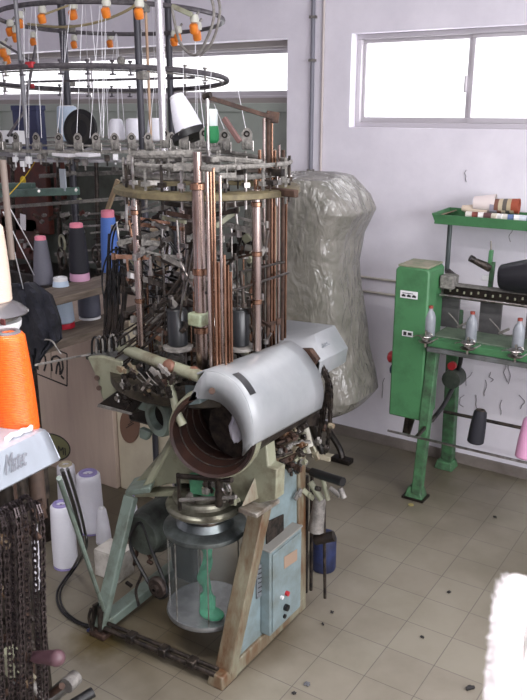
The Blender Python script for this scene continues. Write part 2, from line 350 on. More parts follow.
# floor cones
def fcone(px,py,hpx_top,wpx,**k):
    b=atz(px,py); d=(b-CAM).dot(Fw); r=wpx/2/f*d
    return b,r,d
b,r,d=fcone(66,565,0,24); yarn_cone((b.x,b.y,0),.262,r,r*.88,ywhite,lilac,'tall white yarn cone alone on the floor beside the black cable',tip=.03,foot=.02)
b,r,d=fcone(92,530,0,24); yarn_cone((b.x,b.y,0),.262,r*1.04,r*.96,ywhite,lilac,'widest white yarn cone with lilac core against the cardboard',tip=.03,foot=.015)
b,r,d=fcone(73,526,0,20); yarn_cone((b.x-.05,b.y+.03,0),.26,r,r*.86,ywhite,M('buff_card',(186,176,150),.7),'white yarn cone with buff core behind the lone cone',tip=.03,foot=.015)
b,r,d=fcone(104,542,0,15); yarn_cone((b.x,b.y,0),.155,r*1.05,r*.55,ywhite,whitep,'small white yarn cone between large cone and white box',tip=.03,foot=.015)
b,r,d=fcone(127,538,0,12); yarn_cone((b.x-.02,b.y+.06,0),.16,r*1.1,r*.6,ywhite,lilac,'small white yarn cone seen behind the left machine leg',tip=.03,foot=.03)
# ================================================================== RACK WITH CONES
zt=.97; zl=.80
R0=atz(52,303,zt); R1=atz(138,275,zt)
rackx=(R0.x+R1.x)/2
t=thing('yarn_rack','grimy wooden two-tier yarn rack behind the knitting machine','rack',(rackx-.1,2.2,0))
def board(z,xr,y0,y1,name='shelf_board'):
    MB().bb((xr-.17,y0,z-.028),(xr,y1,z)).build(name,wood,t,bevel=.003)
board(zt,rackx,R0.y-.1,R1.y+.25)
lx=rackx+.0
board(zl,lx,R0.y-.05,R1.y+.25)
for y in (R0.y-.06,R1.y+.2):
    for x in (rackx-.15,rackx-.03): MB().bb((x-.012,y-.012,0),(x+.012,y+.012,zt-.028)).build('rack_post',darkm,t)
def rackcone(px,py,z,h,wpx,wt,ym,tm,label,**k):
    b=atz(px,py,z); d=(b-CAM).dot(Fw); yarn_cone((b.x,b.y,z),h,wpx/2/f*d,wt/2/f*d,ym,tm,label,**k)
def hgt(px,py,z,py2):
    b=atz(px,py,z); lo,hi=0,1
    for _ in range(40):
        mth=(lo+hi)/2; p=b+V((0,0,mth))-CAM; yy=CY-f*p.dot(Up)/p.dot(Fw)
        if yy>py2: lo=mth
        else: hi=mth
    return lo
rackcone(44,284,zt,hgt(44,284,zt,236),20,12,ygrey,pink,'grey yarn cone with pink tip on the upper rack board')
rackcone(80,280,zt,hgt(80,280,zt,223),20,14,yblack,pink,'black yarn cone with pink tip and mauve foot on the rack',foot=.13,footm=pinkb)
rackcone(111,272,zt,hgt(111,272,zt,210),18,14,yblue,pink,'tall blue yarn cone with pink tip on the rack',tip=.1)
rackcone(64,327,zl,hgt(64,327,zl,277),22,15,yice,whitep,'pale blue-white yarn cone with red foot on lower rack board',foot=.1,footm=M('red_core',(190,30,50),.5))
rackcone(90,318,zl,hgt(90,318,zl,272)*.72,22,20,ydark,darkm,'charcoal yarn cone with white foot on the lower rack board',foot=.06,footm=whitep)
# black cloth over the rack's near end
def pat(q,Y): return at(q[0],q[1],Y)
rows=[]
edgeL=[(6,284),(4,298),(14,322),(30,350),(34,372)]; edgeR=[(36,283),(52,296),(60,320),(62,338),(44,352)]
for i in range(17):
    u=i/16*4; k=min(3,int(u)); tt=u-k
    a=V(edgeL[k]+(0,)).lerp(V(edgeL[k+1]+(0,)),tt); b_=V(edgeR[k]+(0,)).lerp(V(edgeR[k+1]+(0,)),tt)
    row=[]
    for j in range(15):
        s=j/14; q=a.lerp(b_,s); bulge=.07*math.sin(PI*s)+.012*math.sin(s*19+i*.5)+.01*math.sin(i*1.1+s*7)
        row.append(at(q.x,q.y,1.62-bulge+.02*(1-i/16)))
    rows.append(row)
back=[[p+V((-.02,.07,0)) for p in r] for r in rows]
m=MB().grid(rows)
single('black_cloth',m,cloth,'black garment with grey cord draped behind the orange cone','cloth',solid=.008)
m=MB().tube(smoothpts([at(40,345,1.56),at(44,340,1.55),at(52,341,1.55),at(58,350,1.55),at(61,354,1.55)],6),.0025,6); single('grey_cord',m,greym,'thin grey cord lying over the black garment','cord')
# ================================================================== CARDBOARD + PANEL
bx0,bx1,by,bt=-3.05,-2.33,2.34,.775
t=thing('cardboard_box','large brown cardboard box printed with care symbols beside the yarn rack','box',(-2.7,2.6,0))
MB().bb((bx0,by,0),(bx1,by+.5,bt)).build('carton',cardboard,t,bevel=.004)
# printed symbols on its face
def onface(px,py): return at(px,py,by-.0015)
def outline(pts,w_,name,close=True):
    m=MB(); P=[onface(*q) for q in pts]
    n=len(P)
    for i in range(n if close else n-1): m.bar(P[i],P[(i+1)%n],w_,.0012,up=(0,1,0))
    return m
outline([(30,338),(67,354),(67,386),(30,371)],.006,'x').build('printed_frame',cardprint,t,smooth=False)
m=outline([(52,371),(51,362),(53,357),(57,356),(62,360),(63,368),(61,374)],.010,'x',False)
m2=outline([(56,374),(57,366),(59,362),(60,368),(60,375)],.010,'x',False); m.add(m2.v,m2.f)
m2=outline([(38,370),(37,360),(40,354),(45,356),(46,364),(44,371)],.010,'x',False); m.add(m2.v,m2.f)
m2=outline([(61,376),(64,379)],.010,'x',False); m.add(m2.v,m2.f)
m2=outline([(51,378),(51,350)],.002,'x',False); m.add(m2.v,m2.f); m.build('printed_symbol',cardprint,t,smooth=False)
oc=(52,447); pts=[(oc[0]+19*math.cos(a)*(.95),oc[1]+13*math.sin(a)+6*math.cos(a)*.5) for a in [2*PI*k/28 for k in range(28)]]
MB().prism([onface(*q)+V((0,.001,0)) for q in pts],(0,-.0008,0)).build('printed_badge',M('olive_print',(124,124,88),.8),t,smooth=False)
outline(pts,.006,'x').build('printed_frame',cardprint,t,smooth=False)
a=at(57,456,by-.004); bq=at(70,460,by-.004)
text('MI',.056,cardprint,t,at(58,453,by-.004),(1,0,0),(0,0,1),name='lettering')
t=thing('beige_cabinet','beige cabinet board with brown oval sticker behind the machine','cabinet',(-2.15,2.4,0))
MB().bb((-2.325,2.36,0),(-1.98,2.75,.80)).build('cabinet_body',beigep,t,bevel=.004)
pts=[at(130+10*math.cos(a),425+18*math.sin(a),2.357) for a in [2*PI*k/28 for k in range(28)]]
st=MB().prism(pts,(0,-.0015,0)).build('oval_sticker',brownst,t,smooth=False,label='brown oval sticker')
m=MB()
for k in range(3): m.bar(at(126+k*2,428-k*3,2.354),at(134+k,423-k*3,2.354),.003,.001,up=(0,1,0))
m.build('sticker_print',cardprint,t,smooth=False)
# white carton on the floor under the cones
t=thing('white_box','chipped white box on the floor left of the green leg','box',(-1.84,1.9,0))
q0=atz(95,575); q1=atz(119,584); m=MB(); a=V((q0.x,q0.y,0)); b_=V((q1.x,q1.y,0)); dd=(b_-a); nn=V((-dd.y,dd.x,0)).normalized()
hh=.105
m.prism([a,b_,b_+V((0,0,hh)),a+V((0,0,hh))],nn*.09); m.build('box_body',M('chipped_white',(206,202,194),.7,c2=(120,112,100),scale=9,amt=.35),t,bevel=.004)
m=MB(); m.prism([a+V((.004,0,hh)),b_+V((.004,0,hh)),b_+V((.004,0,hh))+nn*.09,a+V((.004,0,hh))+nn*.09],(0,0,.006)); m.build('box_lid',MATS['chipped_white'],t,bevel=.002)
# ================================================================== MAIN KNITTING MACHINE
mc=V((-1.42,1.8,0))
K=thing('knitting_machine','large old circular sock knitting machine with pale hood, copper rods and round bore','machine',(mc.x,mc.y,0))
fl_,fr_=V((-1.655,1.545,0)),V((-1.194,1.612,0))
lt,rt_=at(131,496,1.70),at(262,500,1.72)
# frame
def flat(pts_px,Y,th,name,mat,bev=.004,parent=None,label=None):
    return MB().prism([at(x,y,Y) for x,y in pts_px],(0,th,0)).build(name,mat,parent or K,bevel=bev,label=label)
MB().bar(fl_+V((0,0,.03)),lt,.026,.044,up=(1,0,0),w2=.026,h2=.044).build('front_leg',greeng,K,bevel=.004)
MB().bb((fl_.x-.03,fl_.y-.02,0),(fl_.x+.035,fl_.y+.05,.02)).build('foot_plate',rust,K,bevel=.004)
MB().bar(fr_+V((0,0,.03)),rt_+V((0,0,.0)),.055,.045,up=(0,1,0),w2=.052,h2=.045).build('front_leg',creamrust,K,bevel=.004)
MB().box((fr_.x-.0,fr_.y-.02,.02),(.06,.08,.04),taper=.8).build('foot_plate',creamrust,K,bevel=.004)
MB().bar((-1.655,1.56,.035),(-1.66,2.02,.05),.05,.035).build('side_rail',greeng,K,bevel=.004)
MB().bar((-1.66,2.02,0),(-1.66,2.0,.62),.04,.05,up=(0,1,0)).build('rear_leg',greeng,K,bevel=.004)
MB().bar((-1.185,2.02,0),(-1.185,2.0,.62),.04,.045,up=(0,1,0)).build('rear_leg',creamrust,K,bevel=.004)
MB().bar((-1.187,1.60,.03),(-1.187,2.03,.03),.045,.05).build('side_rail',creamrust,K,bevel=.004)
MB().bar((-1.187,1.70,.615),(-1.187,2.03,.635),.05,.06).build('side_rail',creamrust,K,bevel=.004)
MB().prism([(-1.186,1.625,.05),(-1.186,1.745,.59),(-1.186,2.0,.60),(-1.186,2.0,.05)],(.012,0,0)).build('side_panel',paleblue,K,bevel=.002)
sx=-1.172
def onside(*q,x=-1.172): return [atx(a,b,x) for a,b in q]
MB().prism(onside((266,522),(283,514),(283,531),(266,544)),(.003,0,0)).build('name_plate',darkm,K,label='dark name plate')
ip=onside((256,566),(269,560),(269,590),(256,599)); MB().prism(ip,(.003,0,0)).build('instruction_plate',M('grey_plate',(112,118,122),.5,c2=(90,94,98),scale=60),K,bevel=.001)
ml=MB()
for k in range(6):
    u=(k+.8)/7; a=ip[0].lerp(ip[3],u).lerp(ip[1].lerp(ip[2],u),.1); b_=ip[0].lerp(ip[3],u).lerp(ip[1].lerp(ip[2],u),.85); ml.bar(a+V((.0035,0,0)),b_+V((.0035,0,0)),.0012,.0025,up=(0,0,1))
ml.build('plate_print',darker,K)
q=[atx(a,b,-1.138) for a,b in ((270,549),(301,531),(301,607),(270,636))]
by0,by1=(q[0].y+q[3].y)/2,(q[1].y+q[2].y)/2; bz0,bz1=(q[2].z+q[3].z)/2,(q[0].z+q[1].z)/2
cb=MB().bb((-1.174,by0,bz0),(-1.138,by1,bz1)).build('control_box',paleblue,K,bevel=.004)
MB().bb((-1.138,by0+.010,bz0+.012),(-1.133,by1-.008,bz1-.012)).build('control_box_door',paleblue,cb,bevel=.002)
MB().bb((-1.176,by0-.004,bz1),(-1.134,by1+.003,bz1+.005)).build('control_box_rim',M('dusty_top',(132,130,124),.8),cb,bevel=.002)
wl=onside((284,557),(297,549),(297,560),(284,569),x=-1.1325); MB().prism(wl,(.001,0,0)).build('warning_label',M('tan_label',(150,128,110),.6),cb)
def knob(px,py,r_,d_,nm,mt): p=atx(px,py,-1.133); return MB().cyl(p,p+V((d_,0,0)),r_,14).build(nm,mt,cb)
knob(286,593,.008,.010,'red_button',redp); knob(281,597,.006,.008,'white_button',whitep); knob(285,607,.011,.012,'selector_switch',black); knob(284,616,.007,.006,'key_switch',black)
# brace rod between the feet
m=MB().tube([V((-1.63,1.545,.035)),V((-1.2,1.565,.035))],.009,10).tube([V((-1.63,1.56,.045)),V((-1.2,1.58,.045))],.007,10)
m.build('brace_rod',darkm,K); 
for u in (.25,.55,.8): p=V((-1.63,1.55,.04)).lerp(V((-1.2,1.57,.04)),u); MB().box(p,(.03,.035,.03)).build('rod_clamp',darkm,K,bevel=.004)
# main casting: cream plate with the arch, ledges, ribs
flat([(129,492),(135,482),(178,432),(184,398),(262,398),(268,466),(277,470),(276,500),(246,506),(232,492),(206,484),(168,484),(150,489),(141,497)],1.68,.045,'main_casting',cream)
MB().prism([at(125,491,1.60),at(134,478,1.72),at(158,470,1.74),at(150,487,1.6)],(0,0,-.02)).build('casting_ledge',greeng,K,bevel=.004)
MB().prism([at(145,493,1.62),at(180,428,1.66),at(176,424,1.66),at(140,490,1.62)],(.0,.02,0)).build('casting_rib',cream,K,bevel=.004)
MB().bar(at(140,492,1.69),at(232,490,1.69),.05,.016).build('casting_flange',cream,K,bevel=.003)
# right gusset bracket
g0,g1,g2=at(262,463,1.72),at(240,508,1.60),at(278,497,1.74)
MB().prism([at(262,461,1.72),at(241,507,1.61),at(262,496,1.70)],(.004,.008,0)).build('gusset',creamrust,K,bevel=.002)
MB().prism([at(262,461,1.72),at(262,496,1.70),at(279,497,1.78),at(273,474,1.80)],(-.002,.010,0)).build('gusset',creamrust,K,bevel=.002)
MB().prism([at(238,508,1.60),at(257,514,1.60),at(280,499,1.78),at(260,493,1.76)],(0,0,-.014)).build('gusset_base',M('worn_casting',(170,166,158),.4,.3,c2=(104,88,72),scale=20),K,bevel=.003)
# big bore drum along Y
dc=at(211,437,1.50); R=.114; bax=V((-.30,.954,0)); brt=V((.954,.30,0))
drum=MB().lathe([(R*.93,.0),(R*.90,.03),(R*.86,.20),(.004,.215)],dc,bax,56,False).build('bore_tube',brownd,K)
MB().lathe([(R*.93,0),(R,-.004),(R+.004,.006),(R+.004,.05),(R-.004,.06),(R*.94,.21),(.004,.225)],dc,bax,56,False).build('bore_collar',brownd,K)
MB().lathe([(R+.002,.012),(R+.009,.014),(R+.011,.04),(R+.002,.045)],dc,bax,56,False).build('bore_flange',cream,K)
m=MB()
for k in range(4): m.ring(dc+bax*(.04+k*.045),R*(.895-.01*k),.0025,48,6,bax)
m.build('bore_groove',darkm,K)
MB().cyl((dc.x-.0,1.60,dc.z-.015),(dc.x+.0,1.95,dc.z-.015),.082,36).build('drive_drum',darkm,K)
# crumpled plastic bag inside the bore
pts=[]
m=MB().sphere(at(237,427,1.56),.03,14,(.45,1,1.35))
for i,v in enumerate(m.v): m.v[i]=v+V((random.uniform(-1,1),random.uniform(-1,1),random.uniform(-1,1)))*.004
m.build('torn_plastic_flap',M('pale_film',(168,166,176),.3),K)
# hood sheet over the bore, lofted along Y
yf,yr=1.485,1.94
F=[(197,374),(205,371),(218,373),(230,379),(239,388),(247,402),(252,420),(253,436),(251,446)]
Rr=[(288,341),(292,342),(298,346),(305,352),(311,360),(318,371),(322,384),(323,396),(321,408)]
rows=[]
for i in range(7):
    u=i/6; rows.append([at(*F[k],yf).lerp(at(*Rr[k],yr),u) for k in range(len(F))])
MB().grid([smoothpts(r,4) for r in rows]).build('hood',hoodm,K,solid=.005)
# front plate of the hood
inner=[]
for k in range(15):
    a=math.radians(118-(118+14)*k/14); inner.append(dc+brt*(R*.96*math.cos(a))+V((0,-.012,R*.96*math.sin(a))))
outer=[at(200,394,yf),at(199,388,yf),at(198,381,yf),at(197,374,yf)]+smoothpts([at(*q,yf) for q in F[1:]],3)
n=15; oo=[outer[int(round(i*(len(outer)-1)/(n-1)))] for i in range(n)]
MB().grid([[V((p.x,p.y,p.z)) for p in oo],[V((p.x,min(p.y,yf+.012),p.z)) for p in inner]]).build('hood_front_plate',hoodm,K,solid=.005)
MB().cyl(at(212,391,yf-.010),at(212,391,yf+.004),.0085,16).build('hood_screw',rust,K)
# slot in hood
def hoodpt(k,u):
    k0=int(k); fr=k-k0
    a=at(*F[k0],yf).lerp(at(*F[min(k0+1,8)],yf),fr); b=at(*Rr[k0],yr).lerp(at(*Rr[min(k0+1,8)],yr),fr); return a.lerp(b,u)
def hoodrow(u): return smoothpts([at(*F[k],yf).lerp(at(*Rr[k],yr),u) for k in range(len(F))],4)
sl=[]
for u in (.05,.085,.12):
    q=hoodrow(u)[11:20]; sl.append([p+V((p.x-dc.x,0,p.z-dc.z)).normalized()*.0036 for p in q])
MB().grid(sl).build('hood_slot',black,K,smooth=False,solid=.0006)
# rear cover
c=[at(244,352,1.96),at(292,345,1.96),at(320,362,1.96),at(318,378,1.96)]; d=[at(283,320,2.28),at(334,326,2.28),at(347,348,2.28),at(345,362,2.28)]
rc=MB().grid([[a.lerp(b,u) for a,b in zip(c,d)] for u in (0,.5,1)]).build('rear_cover',hoodm,K,solid=.006,bevel=.002)
MB().prism([d[0],d[1],d[2],d[3],d[3]+V((-.2,0,0))],(0,.006,0)).build('rear_cover_end',hoodm,K)
n1=(d[1]-c[1]).cross(c[2]-c[1]).normalized()
if n1.x<0: n1=-n1
mid=c[1].lerp(c[2],.62).lerp(d[1].lerp(d[2],.62),.28)+n1*.0045
text('Matec',.034,M('faint_lettering',(122,128,132),.4),K,mid,(d[1]-c[1]),(c[1]-c[2]),name='lettering',shear=.3)
# chain under the covers
for i,(a,b,cc) in enumerate((((318,366),(327,382),(324,415)),((322,366),(331,390),(328,440)),((315,372),(322,392),(320,432)),((326,372),(329,400),(330,425)))):
    m=MB(); chain(m,[at(a[0]-6,a[1]-4,2.02),at(*a,1.99),at(*b,1.98),at(*cc,1.99),at(cc[0]-3,cc[1]+14,2.0)],.016,.012,(0,1,0)); m.build('drive_chain',darkm,K)
flat([(300,349),(310,349),(318,360),(313,368),(303,366)],1.952,.02,'sprocket_cover',rust)
# table disc
tz=.905; tc_=V((-1.39,1.80,tz))
MB().lathe([(.10,0),(.285,0),(.285,-.025),(.27,-.035),(.10,-.035)],tc_,n=56,cap=False).build('bed_plate',M('oily_bed_plate',(40,37,33),.5,.4,c2=(84,76,62),scale=20,bump=.2),K)
ta=at(121,348,1.60); tb=at(204,379,1.50)
m=MB(); m.tube(smoothpts([at(120,347,1.64),at(140,355,1.58),at(170,366,1.53),at(202,377,1.50)],5),.0165,12); m.build('front_rail',cream,K)
for q in ((168,366),(193,373)):
    p=at(*q,1.505); MB().lathe([(.017,-.012),(.019,0),(.015,.006),(.004,.009)],p,(0,-1,.5),18).build('rail_screw',M('brown_bolt',(110,76,62),.5,.3),K)
m=MB().tube(smoothpts([at(169,372,1.51),at(172,390,1.50),at(177,412,1.49),at(183,425,1.49)],5),.009,10,.012); m.build('support_arm',cream,K)
flat([(184,385),(199,383),(200,404),(186,406)],1.53,.04,'pale_block',paleblue)
# side ring casting
p=at(156,418,1.57)
MB().lathe([(.036,0),(.036,.05),(.056,.05),(.058,.04),(.058,.008),(.054,0),(.036,0)],p,(0.25,1,0),36,False).build('side_ring',greeng,K)
MB().cyl(p+V((0,.03,0)),p+V((.0,.05,0)),.04,24).build('side_ring_hub',darker,K)
flat([(139,410),(132,403),(136,399),(150,404),(146,412)],1.58,.02,'ring_lug',greeng); flat([(139,428),(150,433),(146,441),(139,438)],1.58,.02,'ring_lug',greeng)
# left bracket + dark spout
flat([(87,357),(100,356),(122,362),(129,382),(124,390),(109,404),(103,402),(97,380)],1.60,.018,'left_bracket',cream)
for q in ((97,378),(124,385),(99,388)): MB().cyl(at(*q,1.592),at(*q,1.61),.008,12).build('bracket_bolt',rust,K)
MB().prism([at(97,405,1.57),at(123,386,1.57),at(142,400,1.57),at(132,414,1.57)],(0,.10,-.01)).build('spout',darker,K,bevel=.003)
MB().prism([at(98,404,1.565),at(132,413,1.565),at(131,415,1.565),at(97,407,1.565)],(0,.003,0)).build('spout_lip',greym,K)
MB().prism([at(85,354,1.62),at(118,344,1.72),at(150,352,1.70),at(128,364,1.60)],(0,0,-.018)).build('left_shelf',M('oiled_plate',(70,72,68),.4,.4,c2=(112,112,102),scale=16),K,bevel=.003)
# dark guts between bed and bore
m=MB().box((-1.42,1.78,.80),(.34,.24,.14)); m.build('gear_housing',darker,K,bevel=.01)
m=MB().box((-1.30,1.80,.70),(.1,.2,.2)); m.build('gear_block',darker,K,bevel=.01)
# columns
def column(px0,py0,px1,py1,Y,r,name='column',mat=colsteel):
    a=at(px0,py0,Y); b=V((a.x,Y,at(px1,py1,Y).z)); cobj=MB().cyl(a,b,r,20).build(name,mat,K)
    return a,b,cobj
a,b,co=column(203,398,200,186,1.58,.0165); MB().cyl(b-V((0,0,.01)),V((b.x,b.y,at(200,152,1.58).z)),.011,16).build('column_top',colsteel,co)
for z in (.97,1.085,1.24,1.455): MB().lathe([(.017,0),(.0205,.002),(.0205,.016),(.017,.018)],(a.x,a.y,z),n=20).build('collar',copper,co)
MB().bb((a.x-.024,a.y-.028,1.108),(a.x+.02,a.y+.02,1.142)).build('column_clamp',M('pale_green_clamp',(160,172,146),.5,c2=(110,108,80),scale=30),co,bevel=.004)
for (x0,y0,x1,y1,Y,r) in ((142,345,140,200,1.60,.0115),(257,350,259,190,1.74,.0125),(186,330,184,160,2.02,.010),(300,345,300,345,2,.001))[:3]:
    a,b,co=column(x0,y0,x1,y1,Y,r)
    for u in (.3,.6,.9): q=a.lerp(b,u); MB().lathe([(r,0),(r*1.25,.002),(r*1.25,.012),(r,.014)],q,n=16).build('collar',copper,co)
# ring plates
rc_=V((-1.37,1.80,1.435))
mossy=M('mossy_cast_plate',(116,106,76),.6,.2,c2=(74,66,50),scale=20,bump=.3)
MB().lathe([(.19,.009),(.252,.010),(.260,.006),(.261,-.007),(.252,-.010),(.19,-.009),(.19,.009)],rc_,n=64,cap=False).build('ring_plate',mossy,K)
MB().lathe([(.02,.0),(.12,.0),(.125,-.012),(.02,-.012)],rc_+V((0,0,-.03)),n=40,cap=False).build('inner_plate',darkm,K)
for k in range(4):
    a=k*PI/2+.5; MB().bar(rc_+V((.1*math.cos(a),.1*math.sin(a),-.02)),rc_+V((.22*math.cos(a),.22*math.sin(a),-.01)),.03,.012).build('plate_spoke',darkm,K)
MB().bar(rc_+V((.2,0,.004)),rc_+V((.31,-.03,.004)),.016,.02).build('plate_arm',rust,K,bevel=.003)
# feeder ring above
fz=1.50
m=MB().ring((rc_.x,rc_.y,1.478),.20,.007,56,8); m.build('feed_ring',dust,K)
m=MB().ring((rc_.x+.01,rc_.y,1.508),.225,.006,56,8); m.build('feed_ring',dust,K)
def arcpts(c,R,a0,a1,n=14,dz=0): return [V(c)+V((R*math.cos(a0+(a1-a0)*k/n),R*math.sin(a0+(a1-a0)*k/n),dz*k/n)) for k in range(n+1)]
for (r,a0,a1,z) in ((.17,3.5,5.4,1.47),(.14,4.6,6.6,1.495),(.21,4.2,5.2,1.53),(.12,2.6,4.4,1.51)):
    MB().tube(arcpts((rc_.x,rc_.y,z),r,a0,a1,12,.01),.010,8).build('feed_tube',dust,K)
MB().bar(at(168,163,1.62),at(217,170,1.58),.02,.012).build('feed_arm',dust,K,bevel=.003)
MB().bar(at(215,158,1.7),at(262,162,1.75),.02,.012).build('feed_arm',dust,K,bevel=.003)
def feed_unit(p,parent,ang,first=[None,None]):
    # yarn feeder: housing, eyelet tag, wire eye
    h=MB().box((0,0,0),(.03,.026,.026)).box((0,-.014,.0),(.012,.008,.02)).build('feeder_body',dust,parent,local=True,bevel=.003); h.location=p-V(parent['_w']); h.rotation_euler=(0,0,ang)
    tg=MB().prism([(-.015,-.004,.012),(.015,-.004,.012),(.016,-.004,.034),(.008,-.004,.046),(0,-.004,.050),(-.008,-.004,.046),(-.016,-.004,.034)],(0,.003,0)).build('eyelet_tag',greym,h,local=True)
    MB().ring((0,-.006,.032),.007,.0022,14,6,(0,1,0)).build('eyelet',darker,h,local=True)
    MB().cyl((.018,-.006,-.018),(.018,-.006,.012),.0028,8).build('feeder_pin',steel,h,local=True)
    return h
for (x,y,Y) in ((165,138,2.0),(184,139,2.0),(205,138,2.0),(225,140,1.98),(247,139,1.98)):
    feed_unit(at(x,y+6,Y),K,.5)
MB().tube(smoothpts([at(158,152,2.02),at(190,152,2.0),(at(225,152,2.0)),at(262,158,1.95)],5),.006,8).build('feeder_rail',dust,K)
for k in range(34):
    a=rnd.uniform(3.0,6.6); r_=rnd.uniform(.10,.25); p=V((rc_.x+r_*math.cos(a),rc_.y+r_*math.sin(a),rnd.uniform(1.46,1.53)))
    MB().box(p,(rnd.uniform(.012,.05),.014,rnd.uniform(.008,.02)),(0,0,a+rnd.uniform(-.5,1.8))).cyl(p+V((0,0,-.03)),p+V((0,0,.025)),.003,6).build('feeder_fitting',(dust,darkm,greym,dust,steel)[k%5],K,bevel=.002)
# vertical thin rods, front group and right group
rod_b=[(211,1.545),(214,1.56),(217,1.55),(220,1.565),(223,1.575),(226,1.56),(229,1.58),(232,1.59)]
for i,(x,Y) in enumerate(rod_b):
    a=at(x,372-i*1.5,Y); top=at(x+1,(172,172,168,262,176,255,265,272)[i],Y).z
    MB().cyl(a,V((a.x,a.y,top)),.0036 if i%3 else .0045,8).build('control_rod',copper if i%4 else colsteel,K)
for i,(x,yt,yb,Y) in enumerate(((262,150,360,1.86),(266,118,356,1.88),(270,120,352,1.90),(273,118,349,1.92),(276,150,346,1.95),(280,145,345,1.98),(284,150,340,2.0),(287,190,338,2.02),(258,175,352,1.84))):
    a=at(x-2,yb,Y); top=at(x,yt,Y).z
    MB().cyl(a,V((a.x,a.y,top)),(.005,.0042,.006,.0045)[i%4],8).build('control_rod',(copper,colsteel,rust,copper)[i%4],K)
MB().tube([at(205,293,1.56),at(235,290,1.62),at(288,273,2.0)],.004,8).build('rod_guide',darkm,K)
MB().tube([at(240,272,1.7),at(284,262,2.0)],.0035,8).build('rod_guide',darkm,K)
# gantry at the top
p0=at(207,97,1.72); p1=at(207,178,1.72); p2=at(277,119,1.93)
MB().cyl(p0,V((p0.x,p0.y,1.45)),.0048,10).build('gantry_post',steel,K)
MB().bar(p0,p2,.008,.011).build('gantry_beam',rust,K)
MB().cyl(p0+V((-.01,0,0)),p0+V((.012,0,.006)),.008,10).build('gantry_knuckle',darkm,K)
MB().bar(at(266,116,1.91),at(279,118,1.93),.02,.03).build('gantry_bracket',rust,K,bevel=.002)
MB().bar(at(224,118,1.85),at(240,142,1.85),.012,.014).build('brown_lever',M('brown_lever',(112,84,80),.6),K,bevel=.002)
# knit cylinders and black drums inside
cc=V((-1.40,1.80,0))
m=MB().lathe([(.055,.93),(.06,.95),(.06,1.05),(.05,1.06),(.05,1.16),(.062,1.17),(.062,1.22),(.045,1.24),(.045,1.40)],(cc.x,cc.y,0),n=32); cy=m.build('needle_cylinder',M('worn_cylinder',(110,98,90),.35,.9,c2=(48,42,38),scale=40,bump=.3),K)
m=MB()
for k in range(72):
    a=2*PI*k/72; m.bar((cc.x+.061*math.cos(a),cc.y+.061*math.sin(a),.96),(cc.x+.061*math.cos(a),cc.y+.061*math.sin(a),1.04),.002,.004,up=(math.cos(a),math.sin(a),0))
m.build('needle_row',steel,cy)
for (x,y,Y) in ((178,345,1.62),(240,345,1.74)):
    a=at(x,y,Y); z=a.z
    b_=MB().lathe([(.024,0),(.028,.004),(.028,.098),(.024,.104),(.004,.106)],a,n=24).build('black_drum',M('black_drum_enamel',(22,24,26),.3,c2=(40,42,44),scale=12),K)
    MB().lathe([(.03,-.012),(.042,-.01),(.042,-.002),(.03,0)],a,n=24).build('drum_base',greym,b_)
    for k in range(5):
        an=k*1.2; MB().box(a+V((.03*math.cos(an),.03*math.sin(an),.125)),(.01,.008,.02)).build('cam_finger',darkm,b_,bevel=.002)
# pieces of cream fabric/wood inside the mechanism
for (x,y,Y,w_,h_) in ((157,238,1.9,.05,.06),(160,262,1.9,.06,.05),(272,225,2.05,.03,.22)):
    MB().box(at(x,y,Y),(w_,.012,h_)).build('pale_guard',M('pale_guard',(188,172,148),.6,c2=(140,122,100),scale=20),K,bevel=.004)
for (x,y,Y) in ((240,232,1.9),(243,252,1.9)): MB().cyl(at(x-6,y,Y),at(x+10,y+2,Y),.008,12).build('cross_pin',rust,K)
# procedural levers, blocks, bolts and wires packed round the cylinder

def gutpos(zlo,zhi,rlo=.07,rhi=.2):
    a=rnd.uniform(0,2*PI); r=rnd.uniform(rlo,rhi); return V((cc.x+r*math.cos(a),cc.y+r*math.sin(a),rnd.uniform(zlo,zhi))),a
gm=[darkm,greym,darkm,steel,rust,darker,cream,greym]
for k in range(95):
    z0=(.93,1.22,1.05)[k%3]; p,a=gutpos(z0,z0+(.10,.17,.16)[k%3],.06,.2)
    d=V((-math.sin(a),math.cos(a),rnd.uniform(-.6,.6)))*rnd.uniform(.015,.045)
    m=MB().bar(p-d,p+d,.005,rnd.uniform(.008,.014)); m.cyl(p-d-V((0,0,.006)),p-d+V((0,0,.006)),.006,8); m.cyl(p+d-V((0,0,.005)),p+d+V((0,0,.005)),.005,8)
    m.build('cam_lever',gm[k%8],K)
for k in range(60):
    p,a=gutpos(.93,1.36,.08,.21)
    MB().box(p,(rnd.uniform(.008,.03),rnd.uniform(.008,.03),rnd.uniform(.008,.03)),(rnd.random(),rnd.random(),a)).cyl(p,p+V((0,0,.02)),.004,8).build('cam_block',gm[(k*3)%8],K,bevel=.002)
for k in range(34):
    a=2*PI*k/34; r=.13+.03*(k%3); z=.95+.02*(k%2); zt_=z+rnd.uniform(.08,.4)
    MB().cyl((cc.x+r*math.cos(a),cc.y+r*math.sin(a),.92),(cc.x+r*math.cos(a),cc.y+r*math.sin(a),zt_),.003,6).build('needle_rod',(steel,copper,darkm)[k%3],K)
for k in range(26):
    a=2*PI*k/26; r=.23; p=V((rc_.x+r*math.cos(a),rc_.y+r*math.sin(a),1.45))
    m=MB().cyl(p+V((0,0,-.05)),p+V((0,0,rnd.uniform(.03,.09))),.004,8); m.box(p+V((0,0,.012)),(.018,.016,.012),(0,0,a)); m.build('guide_post',(steel,dust,darkm)[k%3],K)
